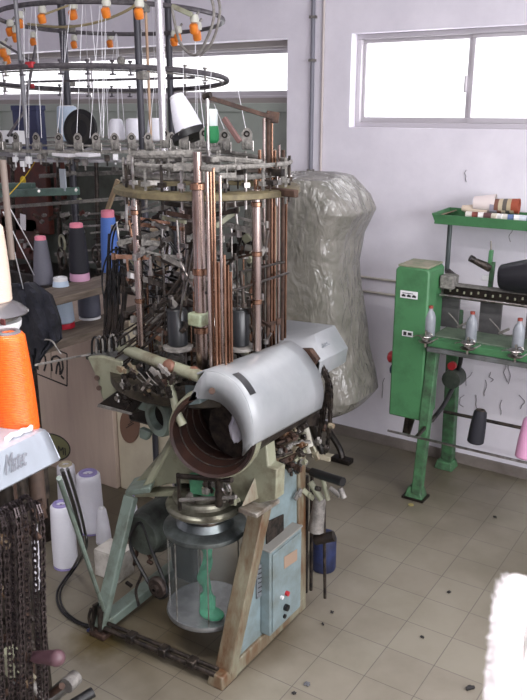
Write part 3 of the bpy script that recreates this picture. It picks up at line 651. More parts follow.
for k in range(70):
    a=rnd.uniform(2.6,6.6); z=rnd.uniform(.97,1.40); r0,r1=rnd.uniform(.08,.15),rnd.uniform(.18,.255); b0=a+rnd.uniform(-.35,.35)
    p=V((cc.x+r0*math.cos(a),cc.y+r0*math.sin(a),z)); q=V((cc.x+r1*math.cos(b0),cc.y+r1*math.sin(b0),z+rnd.uniform(-.05,.05)))
    m=MB().bar(p,q,rnd.uniform(.003,.007),rnd.uniform(.005,.016)); m.cyl(q-V((0,0,.009)),q+V((0,0,.009)),rnd.uniform(.004,.009),8); m.build('sinker_lever',(steel,darkm,greym,copper,darkm,dust,steel,rust)[k%8],K)
for k in range(40):
    a=rnd.uniform(2.6,6.6); r_=rnd.uniform(.15,.24); z=rnd.uniform(.95,1.35); p=V((cc.x+r_*math.cos(a),cc.y+r_*math.sin(a),z)); L2=rnd.uniform(.03,.12)
    MB().cyl(p,p+V((rnd.uniform(-.02,.02),0,L2)),rnd.uniform(.002,.005),8).cyl(p-V((0,0,.004)),p+V((0,0,.008)),.008,8).build('push_pin',(steel,copper,steel,darkm)[k%4],K)
# hoses: black curves fanning from the left into the cylinder
for k in range(12):
    y0=232+rnd.uniform(-8,16)+k*5; x0=rnd.uniform(112,126)
    p=[at(x0-8+k%4,y0+60,1.66),at(x0-12+k%5*2,y0+20,1.66),at(x0-3,y0-6,1.66),at(x0+14,y0-2,1.68),at(150+rnd.uniform(-6,14),y0+rnd.uniform(-4,28),1.70),at(176+rnd.uniform(0,14),y0+rnd.uniform(-6,40),1.74)]
    MB().tube(smoothpts(p,6),.0027,6).build('air_hose',hosem,K)
for k in range(12):
    x=rnd.uniform(104,128); MB().tube(smoothpts([at(x,rnd.uniform(228,300),1.68),at(x+rnd.uniform(-5,4),310,1.66),at(x-rnd.uniform(4,12),348,1.64)],5),.0045,7).build('hanging_lever',darker,K)
for k in range(8):
    x=92+k*4.4; y=350-k*.6
    MB().tube(smoothpts([at(x,y+4,1.62),at(x,y-8,1.62),at(x+3,y-13,1.62),at(x+6,y-9,1.62),at(x+7,y,1.62)],5),.0034,7).build('hook_lever',(black,greym,darker)[k%3],K)
for k in range(10):
    y=300+k*4; MB().tube(smoothpts([at(118+rnd.uniform(-3,10),y+34,1.6),at(150,y+rnd.uniform(4,16),1.6),at(172+rnd.uniform(0,12),y-20,1.64),at(190,y-45,1.66)],5),.0026,6).build('pull_wire',darkm,K)
for (x0,y0,x1,y1) in ((180,262,199,300),(188,250,180,318),(196,235,184,300)):
    MB().tube([at(x0,y0,1.58),at(x1,y1,1.58)],.003,6).build('coil_spring',steel,K)
# stuff below the bed, left of the bore
for k in range(40):
    x=rnd.uniform(118,200); y=rnd.uniform(370,408); Y=rnd.uniform(1.58,1.75)
    if x>178: y=min(y,385)
    p=at(x,y,Y); d=V((rnd.uniform(-1,1),rnd.uniform(-.5,.5),rnd.uniform(-1,1)))*.022
    MB().bar(p-d,p+d,.006,rnd.uniform(.006,.016)).cyl(p-V((0,.008,0)),p+V((0,.008,0)),.007,8).build('linkage',(darkm,rust,darkm,greym,cream,darker)[k%6],K)
for k in range(4):
    x=132+k*7; MB().tube(smoothpts([at(x,372,1.55),at(x+8,380+k%3,1.55),at(x+18,388,1.56)],4),.0018,6).build('wire_link',greym,K)
for k in range(44):
    x=rnd.uniform(116,182); y=rnd.uniform(366,406); p=at(x,y,rnd.uniform(1.46,1.53)); d=V((rnd.uniform(-1,1),rnd.uniform(-.4,.4),rnd.uniform(-1,1)))*.018
    if y>396 and x>145: continue
    MB().bar(p-d,p+d,rnd.uniform(.004,.010),rnd.uniform(.004,.013)).cyl(p-V((0,.006,0)),p+V((0,.006,0)),rnd.uniform(.004,.008),8).build('trip_lever',(darkm,darker,rust,darkm,greym,darker,steel,creamrust)[k%8],K)
# hose-clip spiral black by hood
m=MB(); chain(m,[at(176,385,1.52),at(186,383,1.51),at(200,384,1.50)],.010,.008); m.build('timing_chain',darker,K)
# ---- take-down mechanism and fabric jar
jc=V((-1.340,1.715,.018)); JR=.123
jar=MB().lathe([(JR,.115),(JR,.405)],jc,n=48,cap=False).build('jar_wall',M('clear_acrylic',(150,160,160),.06,alpha=.11),K)
MB().lathe([(.004,.108),(JR+.004,.108),(JR+.006,.114),(JR+.004,.124),(JR-.004,.124),(.004,.118)],jc,n=48,cap=False).build('jar_base',M('brushed_zinc',(168,170,172),.38,.8,c2=(140,142,144),scale=30),K)
MB().lathe([(JR+.005,.396),(JR+.007,.402),(JR+.006,.410),(JR-.004,.414),(.090,.420),(.078,.440),(.062,.442),(.062,.436),(JR-.008,.406),(JR+.001,.396)],jc,n=48,cap=False).build('jar_lid',M('brushed_lid',(138,146,146),.34,.8,c2=(100,106,106),scale=20),K)
MB().lathe([(.05,.436),(.066,.438),(.068,.452),(.066,.468),(.05,.468)],jc,n=40).build('copper_sleeve',copper,K)
MB().lathe([(.06,.462),(.108,.466),(.118,.474),(.12,.484),(.112,.492),(.09,.494),(.088,.502),(.098,.508),(.095,.516),(.07,.518),(.05,.512)],jc,n=48).build('take_down_ring',M('worn_cream_ring',(150,149,134),.3,.6,c2=(92,88,76),scale=16),K)
MB().lathe([(.045,.515),(.082,.520),(.084,.530),(.05,.534)],jc,n=40).build('clutch_disc',steel,K)
for q in range(4):
    m=MB().tube([jc+V((JR*.985*math.cos(a),JR*.985*math.sin(a),.115)) for a in (3.6+q*.9,)]+[jc+V((JR*.985*math.cos(3.6+q*.9),JR*.985*math.sin(3.6+q*.9),.405))],.0022,6); m.build('jar_seam',steel,K)
MB().tube([jc+V((-.03,.0,.12)),jc+V((-.03,.0,.43))],.003,8).build('inner_rod',steel,K)
# green knitted tube in the jar
rows=[]
spn=smoothpts([jc+V((.018,-.01,.44)),jc+V((.012,-.02,.36)),jc+V((.022,-.02,.30)),jc+V((.010,-.03,.24)),jc+V((.026,-.03,.19)),jc+V((.04,-.05,.145)),jc+V((.065,-.05,.135))],6)
for i,p in enumerate(spn):
    wv=.017+.006*math.sin(i*.25)**2+(.010 if i>24 else 0)
    rows.append([p+V((wv*math.cos(a)*1.0,wv*.35*math.sin(a)+.004*math.sin(a*3+i),.0)) for a in [2*PI*k/14 for k in range(15)]])
MB().grid(rows).build('knitted_tube',teal,K)
MB().sphere(jc+V((.055,-.05,.138)),.034,14,(1.3,.9,.45)).build('knitted_tube',teal,K)
# take-down guts (y 455-505)
for k in range(26):
    x=rnd.uniform(180,236); y=rnd.uniform(478,506); p=at(x,y,rnd.uniform(1.6,1.74)); d=V((rnd.uniform(-1,1),rnd.uniform(-.3,.3),rnd.uniform(-.6,.6)))*.018
    MB().bar(p-d,p+d,.006,.012).cyl(p-V((0,0,.01)),p+V((0,0,.01)),.006,8).build('take_down_link',(greym,darkm,steel,cream,darker)[k%5],K)
MB().tube([at(178,476,1.57),at(232,480,1.57)],.008,10).build('roller',darkm,K)
MB().tube([at(180,500,1.58),at(236,497,1.60)],.006,10).build('roller',greym,K)
MB().ring(at(226,488,1.575),.022,.0035,24,6,(.3,1,.2)).build('chrome_loop',steel,K)
MB().cyl(at(178,474,1.57),at(180,510,1.60),.006,8).build('upright',darkm,K); MB().cyl(at(219,478,1.57),at(219,505,1.6),.011,10).build('upright',darkm,K)
flat([(188,474),(203,475),(205,488),(214,490),(212,498),(190,494),(189,484)],1.66,.015,'green_felt',M('green_felt',(84,150,112),.8,c2=(60,110,84),scale=30))
# left rear motor and belt drive
mo=at(163,522,1.81)
mm=M('dusty_motor',(84,92,84),.55,.1,c2=(40,40,37),scale=14,bump=.2)
mt=MB().lathe([(.02,-.10),(.060,-.095),(.082,-.06),(.086,.08),(.06,.10),(.02,.105)],mo,(0,1,0),32).build('motor',mm,K)
MB().lathe([(.066,-.11),(.072,-.10),(.072,-.085),(.03,-.08)],mo,(0,1,0),28).build('motor_cowl',mm,mt)
pl_=at(158,587,1.66)
MB().lathe([(.006,-.022),(.014,-.022),(.014,-.012),(.03,-.012),(.036,-.006),(.036,.006),(.02,.01),(.006,.01)],pl_,(0,1,0),28,False).build('pulley',M('worn_pulley',(84,72,66),.5,.5,c2=(46,40,38),scale=40),K)
m=MB().tube(smoothpts([pl_+V((-.038,0,0)),mo+V((-.05,-.11,-.05)),mo+V((0,-.11,.05)),mo+V((.05,-.11,-.05)),pl_+V((.038,0,0)),pl_+V((0,0,-.038))],8,True),.006,6,closed=True); m.build('drive_belt',black,K)
MB().bar((mo.x,1.93,.03),(mo.x+.01,1.90,.36),.10,.05,up=(0,1,0)).build('motor_mount',darker,K,bevel=.006)
for k in range(16):
    x=rnd.uniform(126,152); y=rnd.uniform(520,590); p=at(x,y,rnd.uniform(1.7,1.9)); d=V((rnd.uniform(-.5,.5),0,rnd.uniform(-1,1)))*.03
    MB().bar(p-d,p+d,.012,.010).build('linkage',(darker,darkm,rust)[k%3],K,bevel=.002)
MB().tube(smoothpts([at(135,560,1.7),at(142,572,1.68),at(136,590,1.66),at(139,606,1.64)],5),.005,8).build('brake_lever',darkm,K)
# clevis at the left foot
m=MB()
for dx in (-.016,.018): m.bar(fl_+V((dx,-.01,.03)),fl_+V((dx*.6,.0,.115)),.008,.022,up=(0,1,0))
m.tube(smoothpts([fl_+V((-.02,-.012,.10)),fl_+V((-.03,-.015,.06)),fl_+V((-.018,-.015,.02))],4),.005,8); m.build('foot_clevis',darkm,K)
# right rear lever cluster
ry=2.03
def rb(a,b,r,name,mat,Y=ry,Y2=None,n=10,r2=None): return MB().cyl(at(*a,Y),at(*b,Y2 or Y),r,n,r2).build(name,mat,K)
rb((296,420),(301,416),.016,'lever_boss',cream); rb((303,420),(310,452),.013,'white_grip',M('offwhite_grip',(196,196,184),.5,c2=(150,140,120),scale=20),r2=.016)
rb((312,472),(343,482),.015,'crank_handle',black,ry,ry-.03); rb((285,462),(318,474),.009,'crank_shaft',darkm)
rb((272,436),(300,452),.012,'cross_shaft',rust,1.9,2.05); rb((265,452),(302,430),.008,'cross_shaft',darkm,1.8,2.0)
rb((276,470),(300,448),.010,'cross_shaft',creamrust,1.85,2.0)
rb((306,476),(305,592),.0095,'rear_post',darker,2.08); rb((312,476),(311,590),.006,'rear_post',darkm,2.10)
rb((324,500),(325,598),.0055,'stop_rod',darkm,2.06); rb((315,540),(334,536),.018,'stop_knob',darker,2.05,2.07)
rb((320,497),(316,530),.02,'mesh_sleeve',greym,2.05,None,10,.028)
rb((330,488),(340,496),.008,'lever_tip',greym); rb((340,488),(344,498),.009,'lever_tip',greym,2.0)
rb((310,482),(322,500),.011,'cream_lug',cream); rb((322,476),(328,500),.008,'cream_lug',cream)
for k in range(26):
    x=rnd.uniform(262,332); y=rnd.uniform(415,500)+(0 if x<300 else 8); p=at(x,y,rnd.uniform(1.88,2.08)); d=V((rnd.uniform(-.6,.6),rnd.uniform(-.6,.6),rnd.uniform(-.7,.7)))*.03
    MB().bar(p-d,p+d,.009,rnd.uniform(.008,.02)).cyl(p-V((.008,0,0)),p+V((.01,0,0)),.008,8).build('linkage',(darkm,rust,creamrust,greym,darker,darkm,cream)[k%7],K,bevel=.0015)
for k in range(60):
    x=rnd.uniform(262,306); y=rnd.uniform(432,474)-(x-280)*.25; p=at(x,y,rnd.uniform(1.78,1.98)); d=V((rnd.uniform(-1,1),rnd.uniform(-1,1),rnd.uniform(-.5,.5)))*.024
    MB().bar(p-d,p+d,rnd.uniform(.006,.014),rnd.uniform(.006,.018)).cyl(p-V((0,.008,0)),p+V((0,.008,0)),.008,8).build('pawl',(rust,darkm,creamrust,greym,darker,darkm,cream,rust)[k%8],K,bevel=.0015)
MB().bar(at(262,420,1.75),at(314,418,2.0),.04,.04).build('under_hood_beam',darkm,K)
# ================================================================== THINGS BY THE MACHINE
m=MB().lathe([(.03,0),(.044,.004),(.046,.01),(.046,.13),(.04,.145),(.02,.15)],(-1.235,2.29,0),n=28); single('blue_canister',m,bluep,'dark blue canister on the floor behind the machine levers','canister')
# bobbins on the machine top
def bobbin(px,py,Y,h,r0,r1,ym,tm,label,rot=None,**k): b=at(px,py,Y); return yarn_cone(tuple(b),h,r0,r1,ym,tm,label,rot=rot,**k)
bobbin(212,143,1.9,.095,.020,.019,M('green_yarn',(20,110,62),.7,bump=.2),M('clear_tube',(214,224,222),.3),'small green yarn bobbin with white tip on top of the machine',name='yarn_bobbin',tip=.45)
t=yarn_cone(tuple(at(190,133,2.05)),.125,.046,.026,ywhite,whitep,'white yarn cone tilted left on a black base above the machine',rot=(0,-.42,0))
MB().lathe([(.004,-.02),(.062,-.018),(.060,.004),(.045,.008),(.004,.008)],(0,0,0),n=32,cap=False).build('cone_base',black,t,local=True)
# spring pedal/rods to the left, cable
m=MB().tube([at(59,478,1.08)]+[at(104,610,1.5)],.0065,8); single('slanted_rod',m,greeng,'thin grey-green rod slanting to the machine left foot','rod')
cp=[at(62,470,1.0),at(72,500,1.12),at(80,530,1.25),at(82,548,1.3),atz(74,566,.06),atz(58,590,.02),atz(60,608,.012),atz(76,622,.012),atz(100,630,.012)]
single('power_cable',MB().tube(smoothpts(cp,8),.0045,8),hosem,'black power cable looping over the floor to the machine foot','cable')
single('power_cable',MB().tube(smoothpts([p+V((.012,.004,.004)) for p in cp[:7]]+[atz(80,622,.016),atz(104,628,.012)],8),.0035,8),hosem,'thinner black cable running along the power cable','cable')
for q in ((72,512),(79,541)): 
    p=at(*q,1.2); 
single('blue_rag',MB().prism([atz(86,632,.004),atz(97,624,.004),atz(107,628,.004),atz(103,636,.004)],(0,0,.01)),navy,'small blue plug lying at the machine left foot','plug',bevel=.003)
# ================================================================== PLASTIC-COVERED MACHINE
def film():
    m=bpy.data.materials.new('plastic_sheet'); m.use_nodes=True; nt=m.node_tree; N=nt.nodes; L=nt.links; b=N['Principled BSDF']
    b.inputs['Roughness'].default_value=.2; b.inputs['Specular IOR Level'].default_value=.9; b.inputs['Alpha'].default_value=.78
    tc=N.new('ShaderNodeTexCoord'); nz=N.new('ShaderNodeTexNoise'); nz.inputs['Scale'].default_value=7; nz.inputs['Detail'].default_value=8; nz.inputs['Distortion'].default_value=1.6; L.new(tc.outputs['Object'],nz.inputs['Vector'])
    r=N.new('ShaderNodeValToRGB'); r.color_ramp.elements[0].position=.36; r.color_ramp.elements[0].color=rgb((116,115,105)); r.color_ramp.elements[1].position=.74; r.color_ramp.elements[1].color=rgb((146,142,134)); L.new(nz.outputs[0],r.inputs[0]); L.new(r.outputs[0],b.inputs['Base Color'])
    def layer(sc,st,rot,dist):
        mp=N.new('ShaderNodeMapping'); mp.inputs['Rotation'].default_value=rot; mp.inputs['Scale'].default_value=st; L.new(tc.outputs['Object'],mp.inputs[0])
        n=N.new('ShaderNodeTexNoise'); n.inputs['Scale'].default_value=sc; n.inputs['Detail'].default_value=3; n.inputs['Distortion'].default_value=dist; L.new(mp.outputs[0],n.inputs['Vector'])
        a=N.new('ShaderNodeMath'); a.operation='SUBTRACT'; L.new(n.outputs[0],a.inputs[0]); a.inputs[1].default_value=.5
        b2=N.new('ShaderNodeMath'); b2.operation='ABSOLUTE'; L.new(a.outputs[0],b2.inputs[0]); return b2.outputs[0]
    l1=layer(7,(1,1,.45),(.5,.5,.3),.6); l2=layer(16,(1,1,.6),(-.7,.3,.8),1.0)
    ad=N.new('ShaderNodeMath'); ad.operation='MULTIPLY_ADD'; L.new(l2,ad.inputs[0]); ad.inputs[1].default_value=.45; L.new(l1,ad.inputs[2])
    bp=N.new('ShaderNodeBump'); bp.inputs['Strength'].default_value=.8; bp.inputs['Distance'].default_value=.05; L.new(ad.outputs[0],bp.inputs['Height']); L.new(bp.outputs[0],b.inputs['Normal'])
    return m
filmM=film()
from mathutils import noise
# silhouette rows (pixel left / right edges) placed at depth ~2.85, closed round the back
sil=[(176,262,345),(182,258,352),(194,256,364),(208,255,371),(218,255,366),(232,255,358),(260,255,355),(300,256,358),(340,258,363),(368,262,370),(386,268,372),(400,296,360),(416,316,332)]
rows=[]; Yf=2.78
NR=90; NC=140
rs=random.Random(5); PLN=[]
for k in range(46):   # folds: facets pulled between random crease directions
    PLN.append((V((rs.uniform(-1,1),rs.uniform(-1,1),rs.uniform(-.7,.7))).normalized(),rs.uniform(6,22),rs.uniform(0,6.28),rs.uniform(.3,1)))
def crease(p):
    t=0
    for d_,fq,ph,am in PLN[:24]:
        x=(p.dot(d_)*fq+ph+1.5*noise.noise(p*3+d_))/(2*PI); t+=am*abs(2*(x-math.floor(x+.5)))/fq
    return t-.55
for i in range(NR+1):
    u=i/NR*(len(sil)-1); k=min(len(sil)-2,int(u)); tt=u-k
    y=sil[k][0]*(1-tt)+sil[k+1][0]*tt; xl=sil[k][1]*(1-tt)+sil[k+1][1]*tt; xr=sil[k][2]*(1-tt)+sil[k+1][2]*tt
    A_=at(xl,y,Yf+.22); B_=at(xr,y,Yf+.22); c0=(A_+B_)/2; hw=(B_-A_).length/2; row=[]
    for j in range(NC+1):
        a=2*PI*(j%NC)/NC; ex=math.copysign(abs(math.cos(a))**.5,math.cos(a)); ey=math.copysign(abs(math.sin(a))**.5,math.sin(a))
        p=V((c0.x+hw*ex*.90,c0.y+min(.20,hw)*ey,c0.z))
        nn=crease(p)*.045+noise.noise(p*5)*.014
        p+=V((ex,ey,0)).normalized()*nn+V((0,0,noise.noise(p*5+V((3,1,2)))*.008)); row.append(p)
    rows.append(row)
top=rows[0]; ctr=sum(top,V((0,0,0)))/len(top)
caps=[[ctr.lerp(p,s)+V((0,0,.018*(1-s*s*s)+noise.noise(p*9+V((s*3,0,0)))*.010)) for p in top] for s in (.02,.35,.7,.9)]
single('plastic_cover',MB().grid(caps+rows),filmM,'crumpled grey translucent plastic sheet shrouding a machine by the wall','cover')
t=thing('covered_machine','dark machine standing under the crumpled plastic sheet','machine',(-1.80,3.0,0))
cxm=-1.86; cym=3.02
MB().lathe([(.05,.72),(.14,.74),(.14,.80),(.08,.82),(.08,1.2),(.17,1.22),(.17,1.25),(.05,1.26)],(cxm,cym,0),n=28).build('knitting_head',darker,t)
MB().bb((cxm-.12,cym-.1,.4),(cxm+.12,cym+.1,.74)).build('body',darkm,t,bevel=.01)
for (q,) in (((342,462),),((323,458),)):
    g=atz(*q); p=V((g.x,g.y,0)); top_=V((cxm+.05,cym,.42))
    MB().tube(smoothpts([p+V((0,0,.02)),p+V((-.04,0,.10)),top_],6),.016,8).build('leg',darker,t)
    MB().box(p+V((.0,0,.012)),(.10,.05,.024)).build('foot',(darker,beigep)[q[0]<330],t,bevel=.003)
for dy in (-.1,.12): MB().cyl((cxm-.1,cym+dy,0),(cxm-.1,cym+dy,.42),.014,8).build('leg',darker,t)
m=MB().tube(smoothpts([at(372,385,3.0),at(368,392,3.0),at(362,399,3.0),at(368,402,3.0)],3),.001,5)
# ================================================================== GREEN WINDER
t=W=thing('winding_machine','green yarn winding machine with gearbox, tray and steel spool rails along wall','machine',(-1.15,3.2,0))
gx0,gx1,gy0,gy1=-1.315,-1.165,3.0,3.17
gz0,gz1=.365,1.03
m=MB().prism([(gx0,gy0,gz0),(gx1,gy0,gz0),(gx1,gy0,gz1-.02),(gx1-.012,gy0,gz1-.005),(gx0+.012,gy0,gz1-.005),(gx0,gy0,gz1-.02)],(0,gy1-gy0,0)); m.build('gearbox_housing',green,W,bevel=.008)
MB().bb((gx0+.008,gy0+.005,gz1-.006),(gx1-.008,gy1-.005,gz1+.003)).build('housing_top',M('dusty_green_top',(120,128,104),.85,c2=(150,142,124),scale=20),W,bevel=.003)
def sticker(z0,z1,x0,x1,nm):
    s=MB().bb((x0,gy0-.002,z0),(x1,gy0-.0003,z1)).build('sticker',whitep,W)
    m=MB()
    if nm:
        for k in range(3): xx=x0+(x1-x0)*(.2+.3*k); m.bb((xx-.008,gy0-.0035,z0+.006),(xx+.009,gy0-.002,z0+.014)); m.box((xx,gy0-.003,z0+.014),(.008,.001,.006))
        m.bb((x0+.01,gy0-.003,z1-.011),(x1-.02,gy0-.002,z1-.0085))
    else: m.bb((x0+.006,gy0-.0035,z0+.004),(x0+.02,gy0-.002,z1-.004)); m.bb((x0+.026,gy0-.0035,z0+.006),(x1-.004,gy0-.002,z1-.006))
    m.build('sticker_print',cardprint,s)
a=at(400,302,gy0); b_=at(418,292,gy0); sticker(b_.z-.032,b_.z-.001,a.x,b_.x,True)
a=at(402,338,gy0); b_=at(413,331,gy0); sticker(b_.z-.027,b_.z-.003,a.x,b_.x,False)
MB().lathe([(.02,0),(.024,.004),(.026,.03),(.018,.038)],V((gx0,3.06,.61)),(-1,0,0),20).build('red_switch',redp,W)
MB().lathe([(.018,0),(.02,.004),(.02,.022),(.012,.026)],V((gx0,3.06,.555)),(-1,0,0),20).build('dark_switch',navy,W)
MB().bb((gx0-.012,3.05,.62),(gx0,3.09,.72)).build('switch_plate',whitep,W,bevel=.002)
MB().bar((-1.25,3.07,gz0),(-1.26,3.07,gz0-.10),.02,.02).build('bracket_stub',darkm,W)
MB().bar((-1.225,3.07,gz0),(-1.25,3.07,gz0-.11),.012,.02).build('bracket_stub',darkm,W)
# legs
MB().bar((-1.16,3.0,.03),(-1.135,3.03,.74),.04,.045,up=(0,1,0),w2=.045,h2=.045).build('leg',greend,W,bevel=.004)
MB().box((-1.17,3.01,.03),(.085,.07,.05),taper=.7).build('leg_foot',greend,W,bevel=.005)
MB().box((-1.17,3.01,.006),(.10,.08,.010)).build('foot_pad',darker,W)
MB().bar((-1.17,3.40,.02),(-1.17,3.36,.78),.055,.05,up=(0,1,0)).build('leg',greend,W,bevel=.004)
MB().box((-1.17,3.38,.02),(.09,.09,.04),taper=.8).build('leg_foot',greend,W,bevel=.005)
for x in (.55,): 
    MB().bar((x,3.0,.03),(x,3.16,.72),.04,.05,up=(0,1,0)).build('leg',greend,W,bevel=.004); MB().bar((x,3.38,.02),(x,3.24,.72),.05,.05,up=(0,1,0)).build('leg',greend,W,bevel=.004)
# drive motor seen behind the leg
MB().lathe([(.02,-.05),(.042,-.045),(.045,.03),(.03,.045)],V((-1.12,3.26,.50)),(0,1,0),24).build('drive_motor',M('green_black_motor',(34,44,38),.5,c2=(70,74,66),scale=20),W)
MB().cyl((-1.11,3.18,.575),(-1.11,3.2,.575),.018,14).build('red_knob',redp,W)
MB().tube(smoothpts([(-1.12,3.26,.46),(-1.14,3.2,.38),(-1.16,3.12,.33)],5),.010,8).build('motor_cable',black,W)
MB().tube(smoothpts([(-1.10,3.25,.70),(-1.09,3.24,.6),(-1.11,3.26,.52)],5),.010,8).build('motor_cable',black,W)
# bed beams to the right
def xspan(y,z0,z1,th,name,mat,x0=-1.15,x1=.6,b=.003): return MB().bb((x0,y,z0),(x1,y+th,z1)).build(name,mat,W,bevel=b)
zb=at(440,345,3.0).z
xspan(2.985,zb-.010,zb+.022,.05,'bed_beam',green); xspan(2.975,zb-.030,zb-.010,.06,'bed_flange',M('grey_flange',(118,122,122),.5,.3,c2=(90,92,90),scale=14))
xspan(3.03,zb+.022,zb+.028,.17,'bed_plate',M('dusty_green_plate',(110,124,106),.8,c2=(82,98,82),scale=18))
zt2=at(460,290,3.14).z
xspan(3.13,zt2-.034,zt2+.016,.04,'top_beam',darker)
xspan(3.12,zt2+.016,zt2+.021,.06,'top_ledge',dust)
for k in range(40): MB().box((-1.12+k*.03,3.127,zt2-.004+.004*math.sin(k*2)),(.006,.006,.010)).build('beam_lug',cream,W)
MB().cyl((-1.15,3.09,zt2-.02),(.6,3.09,zt2-.02),.007,10).build('drive_shaft',steel,W)
for i,px in enumerate((445,487,535,580)):
    # winding head: grey post plate, wax bottle, chrome tensioner, arm
    x=at(px,330,3.16).x
    MB().bb((x-.045,3.185,zb+.028),(x+.045,3.20,zt2-.03)).build('head_plate',M('dark_head_plate',(66,64,66),.6,c2=(88,86,86),scale=10),W)
    bx=at(px-15,322,3.02).x
    bo=MB().lathe([(.004,0),(.021,0),(.023,.006),(.023,.080),(.017,.098),(.010,.108),(.010,.118)],(bx,3.02,zb+.026),n=24).build('oil_bottle',M('cloudy_bottle',(150,154,160),.3,c2=(120,124,130),scale=8),W)
    MB().cyl((bx,3.02,zb+.144),(bx,3.02,zb+.154),.010,12).build('bottle_cap',M('dull_red',(140,62,52),.6),bo)
    tx=bx+.012; tz_=zb+.015
    ten=MB().lathe([(.008,0),(.028,.002),(.030,.006),(.016,.012),(.016,.020),(.028,.026),(.026,.030),(.008,.034)],(tx,2.955,tz_),n=24).build('yarn_tensioner',steel,W)
    MB().cyl((tx,2.955,tz_-.02),(tx,2.955,tz_+.05),.005,8).build('tensioner_pin',steel,ten)
    MB().tube(smoothpts([(tx-.05,2.945,tz_+.02),(tx-.02,2.935,tz_+.03),(tx+.02,2.925,tz_+.01),(tx+.055,2.945,tz_+.03)],4),.0028,6).build('tensioner_wire',steel,ten)
    MB().ring((tx+.02,2.945,tz_+.035),.012,.0025,16,6,(.2,1,.3)).build('tensioner_loop',steel,ten)
    MB().tube(smoothpts([(bx+.03,3.15,zb+.10),(bx+.07,3.14,zb+.07),(bx+.10,3.12,zb+.05),(bx+.15,3.10,zb+.06)],5),.003,6).build('thread_arm',greym,W)
    MB().bar((bx+.08,3.13,zb+.05),(bx+.12,3.13,zb+.075),.014,.010).build('cam_lever',greym,W,bevel=.002)
    MB().box((x-.01,3.17,zt2-.012),(.045,.05,.06)).build('head_block',dust,W,bevel=.006)
    if i==1:
        ax=at(491,278,3.18)
        MB().bar(at(489,300,3.18),at(493,262,3.18),.018,.02,up=(0,1,0)).build('cradle_arm',greend,W,bevel=.003)
        MB().bar(at(489.5,268,3.18),at(491.5,250,3.18),.016,.018,up=(0,1,0)).build('cradle_arm',green,W,bevel=.003)
        MB().cyl(at(491,250,3.18),at(491,241,3.18),.004,8).build('cradle_pin',greym,W)
        MB().cyl(at(473,260,3.14),at(490,268,3.18),.012,14,.018).build('spindle_grip',darkm,W)
        MB().cyl(at(470,258,3.13),at(474,260,3.14),.014,14).build('spindle_tip',darker,W)
        MB().box(at(486,278,3.18),(.03,.02,.02)).build('cradle_clip',whitep,W,bevel=.003)
MB().bb((-1.16,3.10,.93),(-1.10,3.17,.985)).build('coupling',dust,W,bevel=.006)
# spool rails
r0=at(404,432,2.93); r1=at(527,457,2.93)
MB().tube([(-1.27,2.90,.335),(.6,2.90,.335)],.0055,8).build('spool_rail',steel,W)
MB().tube([(-1.13,3.18,.36),(.6,3.18,.36)],.008,8).build('spool_rail',darkm,W)
MB().bar((-1.14,2.9,.335),(-1.14,3.10,.36),.012,.012).build('rail_arm',darkm,W)
MB().bar((.5,2.9,.335),(.5,3.1,.36),.012,.012).build('rail_arm',darkm,W)
# tray above
tz0=1.176
for x in (-1.225,.5): MB().cyl((x,3.36,.95),(x,3.36,tz0),.011,10).build('tray_post',M('blue_grey_post',(84,92,92),.4,.3),W)
MB().bar((-1.225,3.36,.955),(-1.15,3.25,.955),.02,.02).build('post_arm',darkm,W)
ty0,ty1,tx0,tx1=3.24,3.43,-1.262,.6
m=MB().bb((tx0+.01,ty0,tz0),(tx1,ty1,tz0+.008)); m.build('tray_floor',green,W)
m=MB(); m.prism([(tx0,ty0-.012,tz0+.042),(tx0+.02,ty0,tz0),(tx1,ty0,tz0),(tx1,ty0-.012,tz0+.042)],(0,.006,0)); m.build('tray_rim',green,W,bevel=.001)
m=MB(); m.bb((tx0,ty1,tz0),(tx1,ty1+.006,tz0+.05)); m.build('tray_rim',green,W)
m=MB(); m.prism([(tx0+.015,ty0,tz0),(tx0+.015,ty1,tz0),(tx0,ty1,tz0+.05),(tx0,ty0-.01,tz0+.045)],(.005,0,0)); m.build('tray_rim',green,W)
# contents of the tray: stack of cardboard cones lying on their side, flat card
single('card_sheet',MB().box((-1.235,3.33,tz0+.034),(.035,.17,.004),(0,-.5,0)),M('tan_card',(140,122,104),.8),'brown card leaning at the left end of the green tray','card')
cardc=[(206,186,168),(214,196,176),(198,170,152),(226,214,206)]
def lying(px,py,L_,r0,r1,c,i,label,group,Y=3.33):
    p=at(px,py,Y); m=MB().lathe([(r0-.003,0),(r0,0),(r1,L_),(r1-.003,L_),(r0-.003,0)],(0,0,0),n=24,cap=False)
    o=m.build('paper_cone',M('cone_card_%d%d%d'%c,c,.7),None); o.location=p; o.rotation_euler=(0,PI/2+.12*(i==0),.15); return tag(o,label,'paper cone',group)
base_z=tz0+.04
labs=[((462,210),.11,.012,.038,(214,196,176),'long tan paper cone lying leftmost in the green tray'),((474,207),.09,.028,.042,(222,210,206),'pinkish paper cone on top of the tan one in tray')]
for i,(q,L_,a0,a1,c,lb) in enumerate(labs): lying(q[0],q[1]-(4 if i else 2),L_,a0,a1,c,i,lb,None)
ci=[(150,146,160),(120,80,66),(190,176,150),(90,84,78),(176,160,130),(150,72,48)]
for i,c in enumerate(ci): 
    p=at(491+i*4.2,206,3.33); m=MB().lathe([(.022,0),(.030,0),(.032,.03),(.028,.03),(.022,0)],(0,0,0),n=24,cap=False)
    o=m.build('paper_cone',M('cone_card_b%d'%i,c,.7),None); o.location=p; o.rotation_euler=(0,PI/2,.1); tag(o,'paper cone nested in the banded stack lying in the tray','paper cone','nested paper cones in the tray')
